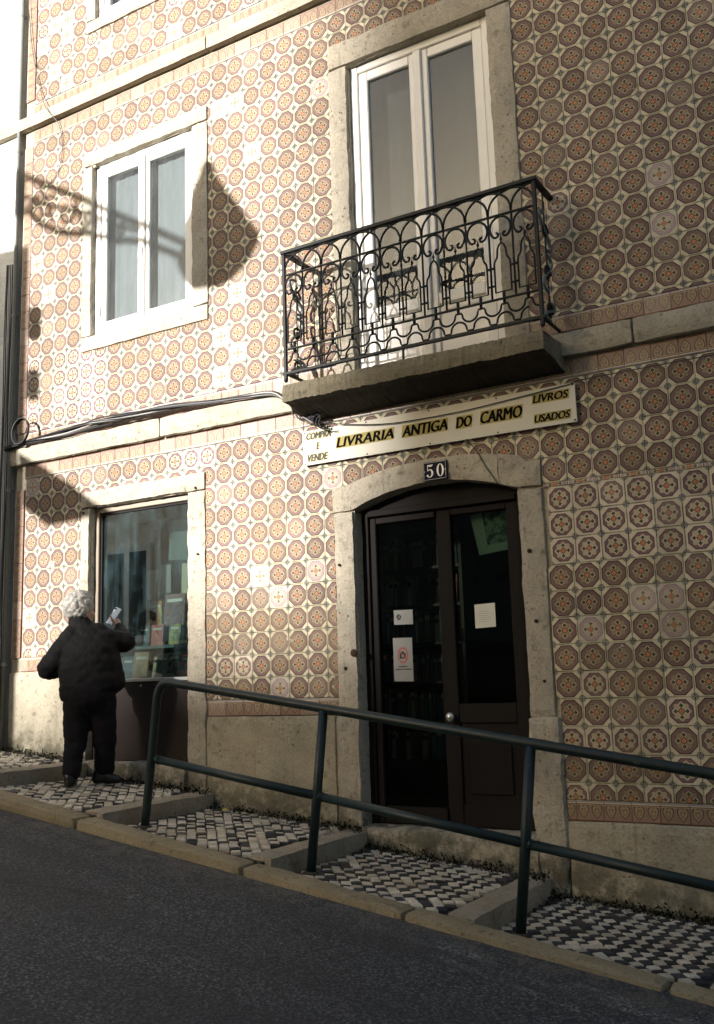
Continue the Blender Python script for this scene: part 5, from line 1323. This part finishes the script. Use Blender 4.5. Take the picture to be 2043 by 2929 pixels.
    # quilted jacket
    b = MB(); prof = [(0.61, 0.175, 0.145, 0.02), (0.655, 0.232, 0.180, 0.022), (0.72, 0.240, 0.185, 0.018), (0.80, 0.235, 0.182, 0.010), (0.90, 0.226, 0.175, -0.002), (1.00, 0.212, 0.155, -0.018), (1.07, 0.188, 0.125, -0.026), (1.12, 0.135, 0.095, -0.035), (1.155, 0.080, 0.072, -0.045)]
    vs = []; fs = []; n = 36
    for k, (u, rx, ry, c) in enumerate(prof):
        for i in range(n):
            a = 2 * math.pi * i / n; sq = 1.0
            du = 0.045 * math.cos(a) * (1 if k <= 2 else 0)     # the hem rides up with the lifted arm
            vs.append(L(c + rx * math.copysign(abs(math.cos(a)) ** 0.85, math.cos(a)), (0.035 if u > 1.0 else 0.02) + ry * math.sin(a), u + du))
    for k in range(len(prof) - 1):
        for i in range(n): fs.append((k * n + i, k * n + (i + 1) % n, (k + 1) * n + (i + 1) % n, (k + 1) * n + i))
    fs += [tuple(reversed(range(n))), tuple((len(prof) - 1) * n + i for i in range(n))]; b.add(vs, fs)
    b.cap(sl + PC * 0.03, el - PC * 0.012, 0.098, 0.086); b.cap(el - PC * 0.012, wl, 0.086, 0.058); b.cap(sr - PC * 0.03, er, 0.095, 0.076); b.cap(er, wr - (wr - er).normalized() * 0.018, 0.076, 0.048)
    b.cap(L(-0.115, 0.02, 1.095), L(0.055, 0.03, 1.095), 0.078, 0.078)
    b.cap(L(-0.045, 0.03, 1.11), h(0, -0.03, -0.092), 0.085, 0.079)
    def quilt(co, no):
        d = co - np.array(PO); s = d @ np.array(PC); u = d[:, 2]; f = d @ np.array(PF)
        a = (s * 1.0 + f * 0.6 + u * 0.8) / 0.085; c = (s * 1.0 + f * 0.6 - u * 0.8) / 0.085
        la = np.abs(a - np.round(a)); lc = np.abs(c - np.round(c)); seam = np.minimum(la, lc)
        disp = 0.0042 * (np.minimum(seam / 0.25, 1.0) ** 0.6 - 0.8)
        wr_ = np.array([noise.noise(Vector((p[0] * 11, p[1] * 11, p[2] * 22))) for p in co]); disp += 0.009 * wr_
        return co + no * disp[:, None]
    child(link('jacket', fuse(b, 'jacket', 0.010, 3, 'jacket_black', quilt)), body)
    # trousers
    b = MB(); b.ball(L(0.0, 0.005, 0.66), (0.205, 0.185, 0.17))
    b.cap(L(-0.080, 0.005, 0.60), L(-0.092, 0.0, 0.34), 0.112, 0.084); b.cap(L(-0.092, 0.0, 0.34), L(-0.108, -0.05, 0.115), 0.084, 0.070)
    b.cap(L(0.085, 0.015, 0.60), L(0.105, 0.06, 0.34), 0.112, 0.086); b.cap(L(0.105, 0.06, 0.34), L(0.088, 0.13, 0.12), 0.086, 0.072)
    def creases(co, no):
        return co + no * np.array([[0.011 * noise.noise(Vector((p[0] * 7, p[1] * 7, p[2] * 15))) + 0.005 * noise.noise(Vector((p[0] * 16, p[1] * 16, p[2] * 34)))] for p in co])
    child(link('trousers', fuse(b, 'trousers', 0.011, 2, 'trouser_dark', creases)), body)
    # shoes
    for (a, t) in ((L(-0.112, -0.075, 0.0), L(-0.125, 0.085, 0.0)), (L(0.035, 0.125, 0.0), L(0.185, 0.125, 0.0))):
        b = MB(); z = Vector((0, 0, 1)); d = (t - a).normalized(); b.cap(a + z * 0.042, a + (t - a) * 0.45 + z * 0.050, 0.042, 0.046); b.cap(a + (t - a) * 0.45 + z * 0.042, t + z * 0.030, 0.044, 0.030); b.cap(a + z * 0.07, a + d * 0.02 + z * 0.11, 0.042, 0.045)
        def sole(co, no): co[:, 2] = np.maximum(co[:, 2], PO.z - 0.002 ); return co
        child(link('shoe', fuse(b, 'shoe', 0.007, 3, 'shoe_black', sole)), body)
    # hair: a cap of loose white curls
    b = MB(); rh = random.Random(8); b.ball(h(0, -0.020, 0.035), (0.088, 0.100, 0.092), HR)
    for k in range(420):
        v = Vector((rh.gauss(0, 1), rh.gauss(0, 1), rh.gauss(0, 1))).normalized()
        if v.y > 0.30 and v.z < 0.62: continue
        if v.z < -0.72: continue
        if abs(v.x) > 0.6 and v.y > 0.05 and v.z < 0.1: continue
        q = h(v.x * 0.092, -0.026 + v.y * 0.104, 0.026 + v.z * 0.100); b.ball(q, rh.uniform(0.014, 0.026), None, 8, 6)
    def frizz(co, no): return co + no * np.array([[0.006 * noise.noise(Vector(p) * 38) + 0.0025 * noise.noise(Vector(p) * 95)] for p in co])
    hair = link('hair', fuse(b, 'hair', 0.005, 7, 'hair_white', frizz)); child(hair, body)
    wisps = MB(); pts = [v.co.copy() for v in hair.data.vertices]
    for k in range(3000):
        p = rh.choice(pts); d = (p - h(0, -0.02, 0.02)).normalized(); s = d.cross(Vector((rh.gauss(0, 1), rh.gauss(0, 1), rh.gauss(0, 1)))).normalized()
        a = p - d * 0.004; c = a + d * rh.uniform(0.004, 0.014) + s * 0.008; e = c + s * rh.uniform(0.006, 0.016) - d * 0.004; w = d.cross(s) * 0.0007
        wisps.add([a - w, a + w, c + w, c - w, e], [(0, 1, 2, 3), (3, 2, 4)])
    child(wisps.build('hair_wisps', 'hair_white'), body)
    return palm
palm = person()
def phone():
    c = palm + PF * 0.012 + Vector((0, 0, 0.062)) - PC * 0.026
    ax = (Vector((0, 0, 1)) * 0.80 + PC * 0.46 + PF * 0.2).normalized(); nn = (-PF * 0.75 - PC * 0.55).normalized(); nn = (nn - ax * nn.dot(ax)).normalized(); si = ax.cross(nn)
    M = Matrix((si, nn, ax)).transposed().to_4x4(); M.translation = c
    t = tag(empty('phone', c), 'silver phone held up in front of the shop window', 'phone')
    def bx(name, *a, mat, ch=0.004):
        b = MB(); b.box(*a, ch=ch); b.v = [tuple(M @ Vector(v)) for v in b.v]; return b.build(name, mat, t)
    bx('case', -0.036, 0.036, -0.005, 0.005, -0.072, 0.072, mat='phone_silver'); bx('screen', -0.033, 0.033, -0.0062, -0.0052, -0.066, 0.066, mat='phone_dark', ch=0.0); bx('camera_lens', -0.030, -0.014, 0.0052, 0.0066, 0.05, 0.066, mat='phone_dark', ch=0.0)
phone()

# ================================================================== ACROSS THE STREET (never in the picture; they shade it)
def block(name, label, poly, z0, z1, mat, roof='roof_tile', flat=False):
    t = tag(empty(name, (sum(p[0] for p in poly) / len(poly), sum(p[1] for p in poly) / len(poly), z0)), label, 'building'); n = len(poly)
    b = MB(); vs = [(x, y, z0) for x, y in poly] + [(x, y, z1) for x, y in poly]; b.add(vs, [tuple(reversed(range(n)))] + [(i, (i + 1) % n, (i + 1) % n + n, i + n) for i in range(n)]); b.build('wall', mat, t)
    cx, cy = sum(p[0] for p in poly) / n, sum(p[1] for p in poly) / n
    b = MB(); vs = [(x, y, z1 + 0.002) for x, y in poly] + [(cx + (x - cx) * 0.5, cy + (y - cy) * 0.5, z1 + (0.05 if flat else 0.9)) for x, y in poly]; b.add(vs, [(i, (i + 1) % n, (i + 1) % n + n, i + n) for i in range(n)] + [tuple(range(n, 2 * n)), tuple(reversed(range(n)))]); b.build('roof', roof, t)
    return t
def windows(t, xs, y, zs, w=1.0, h=1.7, face=1):
    for x in xs:
        for z in zs:
            b = MB(); b.box(x - w / 2, x + w / 2, y, y + 0.05 * face, z, z + h) if face > 0 else b.box(x - w / 2, x + w / 2, y - 0.05, y, z, z + h); f = b.build('window', 'white_frame', t)
            for s in (-1, 1):
                b = MB(); x0 = x + s * w * 0.24; b.box(x0 - w * 0.18, x0 + w * 0.18, y + 0.051, y + 0.056, z + 0.1, z + h - 0.1); b.build('pane', 'phone_dark', f)
ob = block('corner_house', 'cream house on the far side of the street, opposite the shop', [(1.5, -7.6), (18, -7.6), (18, -17), (-1.6, -17)], -2.0, 9.5, 'opposite_render')
windows(ob, (3.2, 5.8, 8.4, 11, 13.6), -7.599, (1.6, 4.6, 7.3))
lb = block('side_street_house', 'pale house with an awning at the mouth of the side street opposite', [(-1.72, -4.6), (-11, -4.6), (-14, -15), (-6.2, -15)], 0.0, 6.35, 'opposite_pale')
windows(lb, (-3.4, -5.6, -7.8), -4.599, (1.9, 4.2), 0.9, 1.4)
b = MB(); b.add([(-1.715, -4.62, 4.42), (-1.715, -5.5, 4.42), (-0.98, -4.62, 3.98), (-0.98, -5.5, 3.98), (-1.715, -4.62, 3.96), (-1.715, -5.5, 3.96)], [(0, 2, 3, 1), (0, 4, 2), (1, 3, 5), (4, 5, 3, 2), (0, 1, 5, 4)]); b.build('awning', 'awning_cloth', lb)
for (z0, z1) in ((4.92, 5.18), (5.48, 5.76)):
    b = MB(); b.box(-1.716, -1.60, -4.8, -4.62, z0, z1, ch=0.01); b.build('wall_box', 'pipe_grey', lb)
D_ = 100.0; XE = 3.15 - 0.35 * D_; ZE = 1.78 + 0.24 * D_       # unseen blocks, added and sized to throw the shade line on the facade
tb = block('tall_shade_block', 'unseen tall block added to shade the right of the facade', [(XE, -D_), (XE + 60, -D_), (XE + 60, -D_ - 10), (XE - 3.5, -D_ - 10)], 0.0, 46.0, 'opposite_render'); windows(tb, [XE + 2 + 4 * k for k in range(6)], -D_ + 0.001, (3, 9, 15, 21, 27, 33, 39), 1.6, 2.4)
wb = block('low_shade_block', 'unseen lower block added to shade the foot of the facade', [(XE - 2.55, -D_ - 0.5), (XE - 0.02, -D_ - 0.5), (XE - 3.6, -D_ - 10), (XE - 6.1, -D_ - 10)], 0.0, ZE, 'opposite_pale', flat=True); windows(wb, (XE - 1.3,), -D_ - 0.499, (4, 8, 12), 1, 1.5)
wb = block('lower_shade_block', 'lowest block at the end of the side street opposite', [(XE - 30, -D_ - 0.5), (XE - 2.56, -D_ - 0.5), (XE - 6.2, -D_ - 10), (XE - 30, -D_ - 10)], 0.0, ZE - 0.75, 'opposite_pale', flat=True); windows(wb, [XE - 5 - 3 * k for k in range(6)], -D_ - 0.499, (4, 8, 12), 1, 1.2)

# the old lantern on the corner of the side street: its shadow lies across the first floor window
def lantern():
    t = tag(empty('street_lantern', (-1.9, -4.9, 6.3)), 'black street lantern on a long scrolled iron bracket opposite the window', 'street lamp')
    Y = -4.72; sx, sz = 0.35 * 4.72, 0.24 * 4.72
    S = lambda x, z: (x - sx, Y, z + sz)                 # from the place of the shadow back along the light
    def rod(name, pts, r): b = MB(); b.tube([S(*p) for p in pts], r, 8); return b.build(name, 'iron_dark', t, True)
    top = lambda x: 5.84 - 0.60 * x
    rod('arm', [(-0.20, top(-0.2)), (0.5, top(0.5)), (1.3, top(1.3)), (2.02, top(2.02) - 0.02)], 0.034)
    rod('stay', [(-0.16, 5.62), (0.05, 5.42), (0.25, 5.29), (0.5, 5.20), (0.75, 5.13), (1.0, 5.07), (1.3, 4.92), (1.75, 4.66)], 0.034)
    rod('stay', [(-0.2, 5.76), (0.1, 5.58), (0.35, 5.48), (0.6, 5.36), (0.9, 5.22), (1.2, 5.06)], 0.022)
    for (cx, cz, q, a0) in ((0.12, 5.55, 0.12, 0.3), (0.40, 5.42, 0.11, 2.0), (0.64, 5.30, 0.085, 4.0), (0.86, 5.20, 0.06, 1.0), (-0.05, 5.66, 0.08, 3.0)):
        rod('curl', [(cx + q * (1 - k / 24.0) * math.cos(a0 + k * 0.42), cz + q * (1 - k / 24.0) * math.sin(a0 + k * 0.42)) for k in range(20)], 0.022)
    rod('tie', [(0.0, 5.84), (0.2, 5.40)], 0.02); rod('tie', [(0.45, 5.57), (0.58, 5.19)], 0.018)
    # the lantern itself stands on the end of the arm
    cx, cz = 1.97 - sx, 4.42 + sz; b = MB()
    def ring(h, r): return [(cx + r * math.cos(math.pi / 6 + math.pi / 3 * k), Y + r * math.sin(math.pi / 6 + math.pi / 3 * k), cz + h) for k in range(6)]
    prof = [(-0.04, 0.20), (0.08, 0.36), (0.22, 0.455), (0.31, 0.475), (0.52, 0.32), (0.70, 0.19), (0.86, 0.08), (0.95, 0.05), (1.0, 0.02)]; vs = sum([ring(h, r) for h, r in prof], []); fs = []
    for i in range(len(prof) - 1):
        for k in range(6): fs.append((i * 6 + k, i * 6 + (k + 1) % 6, i * 6 + 6 + (k + 1) % 6, i * 6 + 6 + k))
    fs += [tuple(range(6)), tuple(48 + k for k in range(6))]; b.add(vs, fs, 0); b.m = [1 if i // 6 == 1 and i < 12 else 0 for i in range(len(b.f))]; b.build('lamp_case', ['iron_dark', 'lantern_glass'], t)
    b = MB(); b.box(-1.95, S(-0.20, 0)[0] + 0.01, Y - 0.05, Y + 0.05, S(0, 5.55)[2], S(0, 6.0)[2]); b.build('wall_plate', 'iron_dark', t)
lantern()
